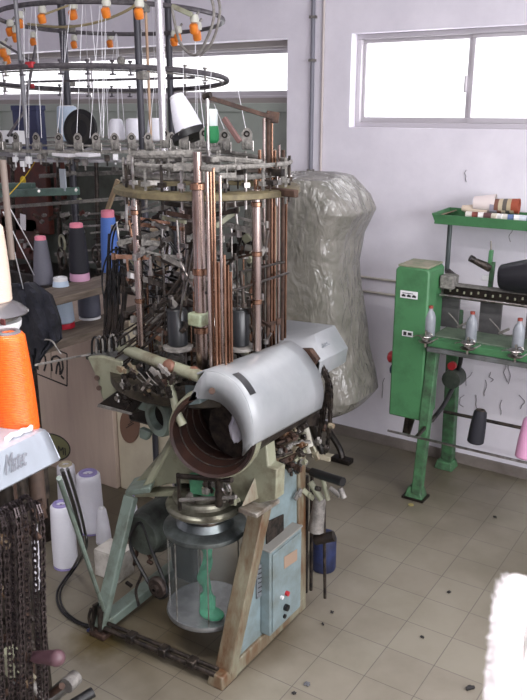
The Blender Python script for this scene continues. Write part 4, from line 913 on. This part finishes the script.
for i in range(11):
    c=[(214,210,200),(120,60,50),(228,224,220),(90,60,60),(214,206,188),(228,226,224),(210,206,196),(90,110,150),(226,226,224),(200,206,214),(110,126,160)][i]
    p=at(470+i*6,214+i*.25,3.27); m=MB().cyl((0,0,-.016),(0,0,.016),.014,14)
    o=m.build('thread_spool',M('spool_%d'%i,c,.7),None); o.location=V((p.x,p.y,tz0+.045)); o.rotation_euler=(0,PI/2,.3*math.sin(i)); tag(o,'small thread spool in the row along the tray front','spool','small spools along the tray front')
# spools on rails
def railcone(px,py,h,r0,r1,ym,lab,tm):
    p=at(px,py,3.0); yarn_cone((p.x,2.99,p.z),h,r0,r1,ym,tm,lab,rot=(-.1,0.05,0),tip=.03)
railcone(476,442,.145,.034,.026,yblack,'black yarn cone standing on the steel spool rail',darkm)
railcone(524,457,.17,.034,.026,ypink,'pink yarn cone standing on the steel spool rail',pinkb)
# large black cone on the winder top
t=yarn_cone(tuple(at(500,277,3.12)),.16,.050,.074,M('black_plastic_cone',(24,24,30),.45),black,'big black cone lying on the winder upper beam',rot=(0,PI/2-.12,.05),tip=.02)
# ================================================================== SECOND KNITTING MACHINE, BACK LEFT
Bm=thing('knitting_machine','cluttered dark knitting machine with green beam behind the yarn rack','machine',(-3.0,2.95,0))
def bt_(a,b,Y,r,name,mat,Y2=None): return MB().cyl(at(*a,Y),at(*b,Y2 or Y),r,10).build(name,mat,Bm)
YB=2.85
MB().bar(at(-8,194,2.55),at(78,191,2.62),.03,.035).build('green_beam',M('grey_green_beam',(96,124,114),.5,c2=(70,88,80),scale=14),Bm,bevel=.004)
MB().bar(at(-8,186,2.6),at(34,186,2.64),.03,.03).build('green_beam',MATS['grey_green_beam'],Bm,bevel=.004)
for q in ((39,191),(76,190)): MB().cyl(at(*q,2.54+q[0]*.0005),at(*q,2.56),.007,10).build('beam_bolt',steel,Bm)
MB().bar(at(-6,208,2.6),at(128,198,2.75),.02,.016).build('lower_rail',dust,Bm,bevel=.002)
MB().bar(at(40,176,2.9),at(130,172,2.95),.02,.02).build('upper_rail',dust,Bm,bevel=.002)
for (x0,y0,x1,y1) in ((-5,160,50,235),(-5,215,40,262),(52,160,62,200)):
    a=at(x0,y0,3.05); b_=at(x1,y1,3.05); MB().bb((a.x,3.05,b_.z),(b_.x,3.09,a.z)).build('red_panel',redbrown,Bm,bevel=.006)
MB().bb((at(0,200,3.1).x,3.12,.3),(at(140,200,3.1).x,3.16,at(60,165,3.1).z)).build('back_panel',M('grey_green_back',(78,84,76),.7,c2=(54,54,48),scale=9),Bm)
MB().bb((-3.6,2.8,.0),(-2.5,3.1,.8)).build('machine_base',darker,Bm,bevel=.01)
for x in (12,58,96,128): bt_((x,158),(x+4,330),2.88,.011,'post',darkm)
MB().box(at(63,180,2.6),(.035,.008,.10)).build('white_tag_plate',M('pale_plate',(168,176,184),.6),Bm)
MB().box(at(23,222,2.55),(.035,.004,.075),(0,.12,0)).build('paper_tag',paper,Bm)
for (x,y,r,mat) in ((62,243,.036,cream),(68,240,.030,darker),(38,240,.022,cream),(62,258,.05,darkm),(96,255,.04,darkm)):
    MB().ring(at(x,y,2.62),r,.006,28,8,(.4,1,0)).build('guide_wheel',mat,Bm)
MB().bar(at(118,180,2.5),at(106,214,2.5),.012,.018).build('tan_lever',M('tan_lever',(150,132,104),.6),Bm)
MB().sphere(at(23,181,2.7),.025,12,(.6,.6,1)).build('yellow_bobbin',M('yellow_yarn',(200,170,40),.7),Bm)
for k in range(90):
    x=rnd.uniform(0,135); y=rnd.uniform(158,330) if k%2 else rnd.uniform(212,285); p=at(x,y,rnd.uniform(2.72,2.95)); d=V((rnd.uniform(-1,1),rnd.uniform(-.3,.3),rnd.uniform(-.5,.5)))*rnd.uniform(.015,.05)
    m=MB().bar(p-d,p+d,.008,rnd.uniform(.008,.022)); m.cyl(p-V((0,.01,0)),p+V((0,.012,0)),rnd.uniform(.006,.016),10); m.build('linkage',(darkm,dust,greym,rust,greym,dust,redbrown,cream,steel)[k%9],Bm)
for k in range(14):
    y=215+k*6; MB().bar(at(rnd.uniform(66,100),y,2.8),at(rnd.uniform(110,135),y-3,2.85),.010,.008).build('cam_bar',(greym,darkm,steel)[k%3],Bm)
# ================================================================== CREEL WITH RINGS
cr=V((-2.46,2.60,0))
C_=thing('yarn_creel','tall round yarn creel with dark rings and orange tensioners at top left','creel',(cr.x,cr.y,0))
crm=M('creel_ring_dark',(64,60,66),.5,.4,c2=(104,100,102),scale=40)
def tring(c,R,r,tilt,name,mat,ax=None):
    n_=V((math.sin(yaw),-math.cos(yaw),0)); ax=V((0,0,1))-n_*math.tan(tilt); return MB().ring(c,R,r,72,8,ax).build(name,mat,C_),ax.normalized()
g1=at(102,80,2.6); _,ax1=tring(g1,.535,.0105,.060,'guide_ring',crm)
MB().ring(g1+V((0,0,-.012)),.515,.0035,72,6,ax1).build('guide_ring',greym,C_)
g2=at(112,20,2.6); _,ax2=tring(g2,.46,.009,.035,'upper_ring',crm)
g3=V((at(105,148,2.6).x+.03,2.6,1.493)); MB().ring(g3,.50,.0,72,sq=(.035,.012)).build('feeder_ring',dust,C_)
MB().ring(g3+V((0,0,.022)),.50,.004,72,6).build('feeder_wire',greym,C_)
MB().ring(g3+V((0,0,-.035)),.44,.0,60,sq=(.10,.010)).build('feeder_tray',M('lint_tray',(120,118,118),.9,c2=(168,166,172),scale=20),C_)
def pt_on(g,R,ax,px,near=True):
    best=None
    q=V((0,0,1)).rotation_difference(ax)
    for k in range(720):
        a=2*PI*k/720; p=g+q@V((R*math.cos(a),R*math.sin(a),0)); dd=p-CAM; xx=CX+f*dd.dot(Rt)/dd.dot(Fw); dep=dd.dot(Fw); dc_=(g-CAM).dot(Fw)
        if (dep<dc_)!=near: continue
        e=abs(xx-px)
        if best is None or e<best[0]: best=(e,p,a)
    return best[1],best[2]
# poles
def pole(px,near,r,mat,name,g=g3,R=.5,z0=0.0,z1=2.6):
    p,_=pt_on(g,R,V((0,0,1)),px,near); return MB().cyl((p.x,p.y,z0),(p.x,p.y,z1),r,12).build(name,mat,C_)
pole(143,True,.013,M('dark_pole',(62,62,68),.45,.4),'pole'); pole(151,True,.0055,woodpole,'pole',z0=1.45)
polS=at(164,150,2.0); MB().cyl((polS.x,2.0,0),(polS.x,2.0,2.6),.0125,16).build('pole',M('bright_steel_pole',(206,204,206),.25,.9),C_)
pole(70,False,.018,MATS['dark_pole'],'pole'); pole(28,True,.008,M('grey_pole',(112,112,116),.5,.3),'pole',z0=1.46)
pole(172,False,.016,MATS['dark_pole'],'pole')
for gg,RR in ((g1,.53),(g2,.45)):
    for px in (143,70):
        p,_=pt_on(gg,RR,V((0,0,1)),px,px==143); MB().box(p,(.04,.035,.03)).build('pole_clamp',dust,C_,bevel=.004)
MB().bar(g1+V((-.5,0,0)),g1+V((.5,0,0)),.006,.01).build('ring_spoke',crm,C_)
# hanging tensioner clips on the guide ring
for px in (5,22,60,88,112,130,185,205):
    for nr in (True,False):
        p,a=pt_on(g1,.535,ax1,px,nr)
        m=MB().cyl(p+V((0,0,-.03)),p+V((0,0,.022)),.004,8); m.box(p+V((0,0,-.028)),(.022,.012,.006)); m.box(p+V((0,0,.018)),(.014,.010,.008)); m.build('ring_clip',(crm,greym)[px%2],C_)
for px,nr in ((31,False),(31,True)):
    p,a=pt_on(g1,.535,ax1,px,nr); MB().box(p+V((0,0,.005)),(.04,.02,.022)).build('red_clip',redp,C_,bevel=.004)
MB().sphere(pt_on(g1,.535,ax1,121,True)[0]+V((0,0,.02)),.016,10).build('ring_clip',dust,C_)
# orange tensioners of the upper ring
clearw=M('frosted_plastic',(196,196,184),.4)
def tens(px,py,Y,s=1.0):
    p=at(px,py,Y); 
    h=MB().lathe([(.004,-.016),(.014,-.015),(.016,-.008),(.016,.012),(.011,.018),(.004,.018)],p,(.1,-.35,1),16).build('orange_tensioner',orange,C_)
    MB().lathe([(.008,0),(.015,.004),(.017,.016),(.012,.03),(.004,.032)],p+V((0,.004,.018)),n=14).build('frosted_cap',clearw,h)
    MB().bar(p+V((0,.0,.03)),p+V((.0,.03,.06)),.006,.008).build('tensioner_arm',greym,h)
for (x,y,Y) in ((42,19,2.3),(20,24,2.35),(10,32,2.4),(16,38,2.4),(3,53,2.4),(7,60,2.42),(33,42,2.9),(74,45,3.05),(110,44,3.05),(138,43,3.02),(73,15,2.25),(106,13,2.2),(139,14,2.15),(174,42,2.9),(194,29,2.4),(197,36,2.45),(178,38,2.9)): tens(x,y,Y)
# hose loops
hz=M('yellowish_hose',(150,138,104),.5)
MB().tube(smoothpts([at(28,24,2.3),at(58,27,2.3),at(84,25,2.3),at(110,18,2.3),at(134,6,2.3),at(150,-12,2.3)],8),.005,8).build('hose',hz,C_)
MB().tube(smoothpts([at(208,-14,2.3),at(214,12,2.3),at(209,34,2.3),at(196,55,2.3),at(182,46,2.3),at(176,28,2.3),at(172,8,2.3)],8),.005,8).build('hose',greym,C_)
MB().tube(smoothpts([at(214,-14,2.4),at(220,10,2.4),at(213,40,2.4),at(200,56,2.4)],8),.005,8).build('hose',greym,C_)
MB().bar(at(172,6,2.35),at(192,15,2.38),.02,.018).build('top_arm',cream,C_,bevel=.003)
MB().tube([at(0,42,2.3),at(42,68,2.4)],.005,8).build('stay_rod',crm,C_)
MB().tube([at(36,45,2.35),at(24,112,2.3),at(8,136,2.2)],.006,8).build('stay_rod',crm,C_)
MB().tube([at(110,-10,2.5),at(40,16,2.3)],.004,8).build('stay_rod',hz,C_)
# feeder units round the near arc
cnt=0
for px in (2,18,38,60,79,97,115,132,148,172,195,214):
    p,a=pt_on(g3,.515,V((0,0,1)),px,True); feed_unit(p+V((0,-.0,.02)),C_,a+PI/2)
for px in (30,60,95,130,165,195):
    p,a=pt_on(g3,.5,V((0,0,1)),px,False); feed_unit(p+V((0,0,.02)),C_,a-PI/2)
# clutter under feeder ring
for k in range(34):
    x=rnd.uniform(0,200); p,a=pt_on(g3,.5,V((0,0,1)),x,True)
    p+=V((0,0,rnd.uniform(-.05,.0))); MB().box(p,(rnd.uniform(.01,.03),.02,rnd.uniform(.008,.03)),(0,0,a)).cyl(p,p+V((0,0,-.03)),.004,6).build('feeder_fitting',(dust,darkm,greym,whitep)[k%4],C_,bevel=.002)
# yarn threads rising from feeders to the rings
thr=M('white_thread',(232,232,236),.7)
for k in range(30):
    x=rnd.uniform(5,215); x2=x+rnd.uniform(-14,14)
    p,_=pt_on(g3,.515,V((0,0,1)),min(x,200),k%3!=0); q,_=pt_on(g2,.45,ax2,min(max(x2,10),195),k%2==0)
    single('yarn_thread',MB().tube([p+V((0,0,.05)),q],.0011,5),thr,'fine white yarn thread rising to the creel rings','thread','yarn threads rising to the creel rings')
for (x0,y0,x1,y1,Y) in ((207,135,212,60,1.95),(247,135,232,60,1.98),(228,138,214,104,1.98),(184,135,183,50,2.0),(205,135,196,60,2.0)):
    single('yarn_thread',MB().tube([at(x0,y0,Y),at(x1,y1,Y+.3)],.0010,5),thr,'fine white yarn thread rising to the creel rings','thread','yarn threads rising to the creel rings')
# cones and bits sitting on the creel tray
bz=g3.z-.029
def ontray(px,py,dep,h,r0,r1,ym,tm,lab,rot=None,**k): p=at(px,py,dep); return yarn_cone((p.x,dep,max(bz,p.z)),h,r0,r1,ym,tm,lab,rot=rot,**k)
ontray(117,140,2.5,.085,.036,.026,ywhite,whitep,'white yarn cone right of the black cone on the creel',tip=.02)
ontray(135,140,2.5,.085,.034,.034,ywhite,whitep,'squat white yarn package just left of the dark creel pole',tip=.02)
ontray(156,141,2.55,.090,.034,.028,ywhite,whitep,'white yarn cone between the dark and bright creel poles',tip=.02)
ontray(69,141,2.8,.165,.052,.046,yice,whitep,'tall pale blue-white yarn cone behind the black disc',tip=.02)
t=yarn_cone(tuple(at(83,130,2.45)),.03,.075,.082,M('black_cone_end',(12,12,14),.6),M('dark_hub',(34,32,30),.6),'big black cone seen end-on on the creel',rot=(PI/2-.15,0,.2),tip=.03)
a=at(14,139,2.5); b_=at(36,106,2.5)
t=thing('navy_box','upright navy blue box on the creel behind the feeders','box',(a.x+.08,2.5,bz))
MB().bb((a.x,2.5,bz),(b_.x,2.55,b_.z)).build('box_body',navy,t,bevel=.006); MB().bb((a.x-.003,2.497,b_.z-.02),(b_.x+.003,2.553,b_.z+.003)).build('box_lid',navy,t,bevel=.004)
a=at(0,146,2.3); b_=at(16,131,2.3)
t=thing('white_switch_box','white control box with dark buttons at the far left of the creel','box',(a.x,2.3,a.z))
MB().bb((a.x-.06,2.3,a.z),(b_.x,2.35,b_.z)).build('box_body',whitep,t,bevel=.003)
for q in ((7,141),(12,135)): MB().box(at(*q,2.298),(.016,.006,.014)).build('button',cardprint,t)
for (x,y,w_,lab) in ((20,153,.10,'flat white paper strip at the left of the creel tray'),(62,155,.09,'pale paper scrap left of centre on the creel tray'),(84,155,.07,'white paper scrap below the black cone on the creel')):
    p=at(x,y,2.12); single('paper_strip',MB().box((p.x,2.14,g3.z+.012 if False else p.z),(w_,.06,.012),(0,.03,0)),paper,lab,'paper',bevel=.002)
# ================================================================== NEAR MACHINE AT LEFT EDGE
Nm=thing('knitting_machine','nearest knitting machine with pale lettered cover and hanging chains, cut by left edge','machine',(-1.2,.85,0))
c=[at(-40,470,.55),at(-8,452,.62),at(8,478,.60),at(4,496,.60)]
# cover: loft along Y like the other machine's rear cover
P0=[at(-70,476,.62),at(-28,462,.62),at(-22,496,.62)]
P1=[at(-14,424,.98),at(46,431,.98),at(61,462,.98)]
c0,c1=P0[1],P1[1]; 
topn=[at(-70,450,.62),at(-30,466,.62),at(-34,505,.62)]; topf=[at(2,424,.98),at(45,431,.98),at(58,459,.98)]
rows=[]
for u in [i/8 for i in range(9)]:
    a,b_,c_=[topn[k].lerp(topf[k],u) for k in range(3)]
    e1=b_.lerp(a,.10); e2=b_.lerp(c_,.12); rows.append([a,a.lerp(b_,.5),e1,b_.lerp((e1+e2)/2,.35),e2,b_.lerp(c_,.5),c_,c_+V((-.03,.0,-.02))])
cov=MB().grid(rows).build('cover',M('near_cover_enamel',(182,190,200),.4,.05,c2=(168,174,184),scale=8),Nm,solid=.008)
a,b_,c_=topf; MB().prism([a,a.lerp(b_,.9),b_.lerp(c_,.1),c_,c_+V((-.15,0,-.02))],(0,.006,0)).build('cover_end',MATS['near_cover_enamel'],Nm)
uu=.30; xd=(topf[1].lerp(topf[2],.6)-topn[1].lerp(topn[2],.6)).normalized(); yd=topn[1].lerp(topf[1],uu+.2)-topn[2].lerp(topf[2],uu+.2)
nrm=xd.cross(yd).normalized()
base=topn[1].lerp(topf[1],uu).lerp(topn[2].lerp(topf[2],uu),.66)
nrm=nrm if nrm.dot(CAM-base)>0 else -nrm
text('Matec',.046,M('grey_lettering',(132,134,142),.5),Nm,base+nrm*.009,xd,yd,name='lettering',shear=.35)
# lint ridge on top
pts=[topn[1].lerp(topf[1],u)+V((-.02+.004*math.sin(u*40),0,.008)) for u in [.5+i*.05 for i in range(9)]]
MB().tube(pts,.005,6).build('lint_ridge',lintw,Nm)
# body below
body=V((-1.30,.80,0))
MB().bb((-1.75,.72,.05),(-1.42,1.15,.92)).build('machine_body',darker,Nm,bevel=.01)
for (x,Y,r,mat) in ((8,.85,.016,rust),(20,.95,.018,darkm),(36,1.0,.02,M('tan_tube',(96,78,68),.6,c2=(60,48,42),scale=10)),(2,.8,.02,darker),(44,1.05,.012,darkm)):
    Y+=.14; a=at(x,478,Y); MB().cyl((a.x,Y,a.z+.03),(a.x,Y,.05 if x<30 else .72),r,12).build('column',mat,Nm)
MB().cyl(at(33,512,.98),at(45,508,1.0),.022,14).build('shaft_boss',rust,Nm)
for i,(x,Y,yt) in enumerate(((-5,.78,524),(3,.80,516),(10,.82,512),(16,.84,508),(23,.86,505),(31,.89,500),(39,.93,506),(7,.92,518))):
    m=MB(); a=at(x-14,yt+6,Y); pts=[a,at(x-8,yt-3,Y),at(x-1,yt,Y),at(x+3,yt+24,Y),at(x+4+i%2,yt+90,Y),at(x+7+(i%3),690,Y),at(x+8,760,Y)]
    chain(m,pts,.014,.0085,(.4+.5*(i%3),1,0)); m.build('hanging_chain',M('oily_chain',(50,44,46),.35,.8,c2=(92,82,82),scale=60),Nm)
MB().bar(at(34,525,1.0),at(38,590,1.0),.004,.016).build('white_strip',M('dull_white_strip',(178,176,182),.6),Nm)
# crank handle and low rods
Yh=.87
MB().cyl(at(-5,660,Yh),at(34,657,Yh),.011,12).build('crank_shaft',rust,Nm)
MB().cyl(at(12,650,Yh),at(14,672,Yh),.018,12).build('crank_hub',cream,Nm)
pa,pb=at(34,657,Yh),at(57,658,Yh)
MB().tube([pa,pa.lerp(pb,.15),pa.lerp(pb,.5),pa.lerp(pb,.85),pb],.011,14,.017).sphere(pb,.017,12).build('crank_handle',M('maroon_handle',(92,66,72),.4),Nm)
MB().cyl(at(48,700,1.0),at(76,676,1.06),.017,16).build('chrome_cylinder',M('dull_chrome',(140,138,134),.35,.7,c2=(90,88,84),scale=30),Nm)
MB().cyl(at(66,686,1.02),at(76,677,1.055),.0185,16).build('cylinder_sleeve',greym,Nm)
MB().cyl(at(72,705,1.0),at(93,692,1.05),.0125,14).build('rubber_grip',black,Nm)
MB().cyl(at(36,705,1.0),at(62,686,1.0),.008,10).build('low_rod',rust,Nm)
MB().cyl(at(20,668,.95),at(44,700,.95),.009,10).build('low_rod',greym,Nm)
MB().bb((-1.22,.86,.05),(-1.12,1.02,.30)).build('machine_foot',darker,Nm,bevel=.01)
for k in range(30):
    x=rnd.uniform(-8,30); y=rnd.uniform(500,700); p=at(x,y,rnd.uniform(.88,1.0)); d=V((rnd.uniform(-1,1),rnd.uniform(-.3,.3),rnd.uniform(-1,1)))*.03
    MB().bar(p-d,p+d,.008,.014).cyl(p-V((0,.01,0)),p+V((0,.01,0)),.009,8).build('linkage',(darkm,rust,creamrust,darker)[k%4],Nm,bevel=.002)
# orange cone on the cover
ob=at(18,433,.95); dpt=(ob-CAM).dot(Fw)
yarn_cone(tuple(ob),.212,21.5/f*dpt,15.5/f*dpt,yorange,M('grey_core',(104,100,104),.5),'bright orange yarn cone standing on the near machine cover',tip=.02,foot=.02,footm=black)
# stand with cream cone and saucer further left
S_=thing('cone_stand','silver saucer stand holding the cream cone at the left edge','stand',(-1.45,1.02,0))
sc=at(-4,312,1.02); 
MB().lathe([(.01,.012),(.02,.020),(.03,.024),(.05,.014),(.066,.0),(.062,-.004),(.03,.004),(.01,.004)],sc,n=40).build('saucer',M('polished_saucer',(170,168,170),.25,.9),S_)
MB().lathe([(.035,0),(.044,.002),(.046,.008),(.03,.010)],sc+V((0,0,-.016)),n=32).build('saucer_rim',steel,S_)
MB().lathe([(.01,-.075),(.02,-.07),(.048,-.03),(.05,-.018),(.01,-.018)],sc,n=36).build('white_hopper',whitep,S_)
MB().box(at(3,322,.975),(.012,.003,.012)).build('red_mark',M('dark_red_mark',(100,50,50),.5),S_)
MB().cyl((sc.x,sc.y,0),(sc.x,sc.y,sc.z-.05),.012,12).build('stem',darkm,S_)
MB().lathe([(.004,0),(.08,0),(.08,.015),(.02,.03),(.004,.03)],(sc.x,sc.y,0),n=30).build('stand_base',darker,S_)
yarn_cone((sc.x-.002,sc.y,sc.z+.02),.165,.036,.031,ycream,M('cream_tube',(230,214,198),.6),'cream yarn cone standing on the silver saucer at left edge',tip=.03)
pb=at(-1,228,1.05); MB().cyl((pb.x-.006,1.08,sc.z+.10),(pb.x-.006,1.08,at(3,160,1.08).z),.007,10).build('upright_tube',M('brown_grey_tube',(112,100,92),.6),S_)
for (a,b_) in (((3,196),(33,250)),((3,212),(34,275)),((5,214),(26,300))):
    single('slack_thread',MB().tube([at(*a,1.08),at(*b_,1.7)],.0015,5),thr,'pale thread slanting from the left edge past the grey cone','thread','threads slanting at the left edge')
single('yellow_thread',MB().tube(smoothpts([at(36,160,2.2),at(24,178,2.1),at(8,196,2.0)],4),.0018,5),MATS['yellow_yarn'],'yellow thread slanting over the green beam','thread')
m=MB().tube([at(36,365,1.2),at(80,356,1.6),at(90,355,1.62)],.0032,6); single('pale_rod',m,greym,'thin pale rod reaching from near machine to machine shelf','rod')
# ================================================================== FLOOR LITTER
litter=M('black_lint',(40,38,38),.9); 
for i,(x,y,s,c_,lab) in enumerate(((449,592,.016,litter,'black scrap on the tiles in mid floor'),(422,637,.014,litter,'thin dark thread scrap near front of floor'),(495,517,.016,litter,'dark scrap on the floor right of the winder legs'),(307,684,.020,M('grey_lint_clump',(96,96,100),.9),'grey lint clump on the floor in front of the machine'),(294,693,.014,litter,'dark scrap just left of the grey lint clump'),(332,612,.013,litter,'dark scrap on the tile beside the control box'),(470,688,.020,litter,'dark block on the floor beside the blurred white post'),(323,624,.010,litter,'tiny scrap on the tile seam by the machine'))):
    p=atz(x,y,.004); m=MB()
    for k in range(5):
        d=V((random.uniform(-1,1),random.uniform(-1,1),0))*s*.5; m.tube([p-d,p+V((random.uniform(-1,1),random.uniform(-1,1),.8))*s*.2,p+d],.0022 if i!=6 else .006,5)
    single('floor_scrap',m,c_,lab,'scrap')
single('round_disc',MB().lathe([(.004,0),(.012,0),(.012,.003),(.004,.003)],atz(411,505,.001),n=16),M('yellow_spot',(150,140,90),.6),'small yellowish disc on floor in front of winder foot','disc')
# ================================================================== BLURRED WHITE POST (very near)
wt=thing('foam_post','blurred white lint-fringed post very close at the lower right corner','post',tuple(at(505,700,.42)))
def fpost(pxs,Y,name,dep=.03):
    rows=[]
    for (y,xl,xr) in pxs:
        A_=at(xl,y,Y); B_=at(xr,y,Y); row=[]
        for k in range(17):
            a=2*PI*k/16; ex=math.copysign(abs(math.cos(a))**.6,math.cos(a)); ey=math.copysign(abs(math.sin(a))**.6,math.sin(a)); c0=(A_+B_)/2; hw=(B_.x-A_.x)/2
            p=V((c0.x+hw*ex,Y+dep*.5+dep*.5*ey,c0.z)); p+=V((ex,ey,0))*noise.noise(V((ex*2,ey*2,y*.07)))*.0025; row.append(p)
        rows.append(row)
    rows.append([V((p.x,p.y,0)) for p in row])
    tp=rows[0]; cen=sum(tp,V((0,0,0)))/len(tp); rows=[[cen.lerp(p,.02)+V((0,0,.004)) for p in tp],[cen.lerp(p,.7)+V((0,0,.003)) for p in tp]]+rows
    return MB().grid(rows).build(name,M('bright_white_foam',(244,238,238),.9,bump=.4,bscale=60),wt)
fpost([(600,496,520),(612,489,519),(640,486,517),(680,482,514),(720,478,512),(900,470,505),(1300,450,500)],.42,'post_body')
fpost([(598,518,530),(606,522,540),(625,523,545),(650,525,548),(668,518,546),(700,517,545),(900,510,540),(1300,500,530)],.44,'side_flap')
m=MB()
for k in range(300):
    y=600 if k%3==0 else random.uniform(602,760); 
    if k%3==0: x=random.uniform(490,530); d=V((random.uniform(-.4,.4),0,1))
    else: x=(494-(y-583)*.09); d=V((-1,random.uniform(-.3,.3),random.uniform(-.4,.8)))
    p=at(x+ (0 if k%3 else 0),y,.42)+V((.001,random.uniform(0,.02),-.002)); L_=random.uniform(.003,.012) if k%3==0 else random.uniform(.001,.003); q=p+d.normalized()*L_; m.tube([p,(p+q)/2+V((random.uniform(-1,1),0,random.uniform(-1,1)))*.0015,q],.0007,4,.0002)
o=m.build('lint_fringe',lintw,wt); o['kind']='stuff'
# ================================================================== LIGHT
wd=bpy.data.worlds.new('w'); scn.world=wd; wd.use_nodes=True; bg=wd.node_tree.nodes['Background']; bg.inputs[0].default_value=(1,.975,1,1); bg.inputs[1].default_value=2.6
def area(name,loc,rot,sx_,sy_,e,c=(1,1,1)):
    l=bpy.data.lights.new(name,'AREA'); l.shape='RECTANGLE'; l.size=sx_; l.size_y=sy_; l.energy=e; l.color=c
    o=bpy.data.objects.new(name,l); o.location=loc; o.rotation_euler=rot; col.objects.link(o); return o
area('added_right_fill',(X1+.1,.4,1.65),(0,PI/2,0),1.25,3.9,95,(.95,.96,1))  # added fill light in the unseen right wall opening
area('added_fill_main',(-1.2,.6,H-.10),(0,0,0),1.2,.06,26,(1,.98,.98))  # fill from the added ceiling fixture, out of view
area('added_fill_right',(.6,1.6,H-.10),(0,0,0),1.2,.06,26,(1,.98,.98))  # fill from the second added ceiling fixture
area('back_window_daylight',(-1.25,WY+.2,1.77),(-PI/2,0,0),1.05,.38,5,(.97,.96,1))
area('left_window_daylight',(-3.6,WY+.25,1.82),(-PI/2,0,0),2.8,.22,8,(.97,.96,1))
fl=bpy.data.lights.new('camera_flash','POINT'); fl.energy=8.5; fl.shadow_soft_size=.015; fo=bpy.data.objects.new('camera_flash',fl); fo.location=CAM+Rt*.03+Up*.04; col.objects.link(fo)
# ------------------------------------------------------------------ camera
cam=bpy.data.cameras.new('camera'); co=bpy.data.objects.new('camera',cam); col.objects.link(co); scn.camera=co
cam.sensor_fit='VERTICAL'; cam.sensor_height=24; cam.lens=f/700*24; cam.clip_start=.02
co.location=CAM; co.matrix_world=Matrix.Translation(CAM)@Matrix((Rt,Up,-Fw)).transposed().to_4x4()
cam.dof.use_dof=True; cam.dof.focus_distance=2.5; cam.dof.aperture_fstop=cam.lens/3.6
vs=scn.view_settings; vs.view_transform='Standard'; vs.look='None'; vs.exposure=0.3; vs.gamma=1; vs.use_curve_mapping=False
for o in bpy.data.objects:
    if '_w' in o: del o['_w']
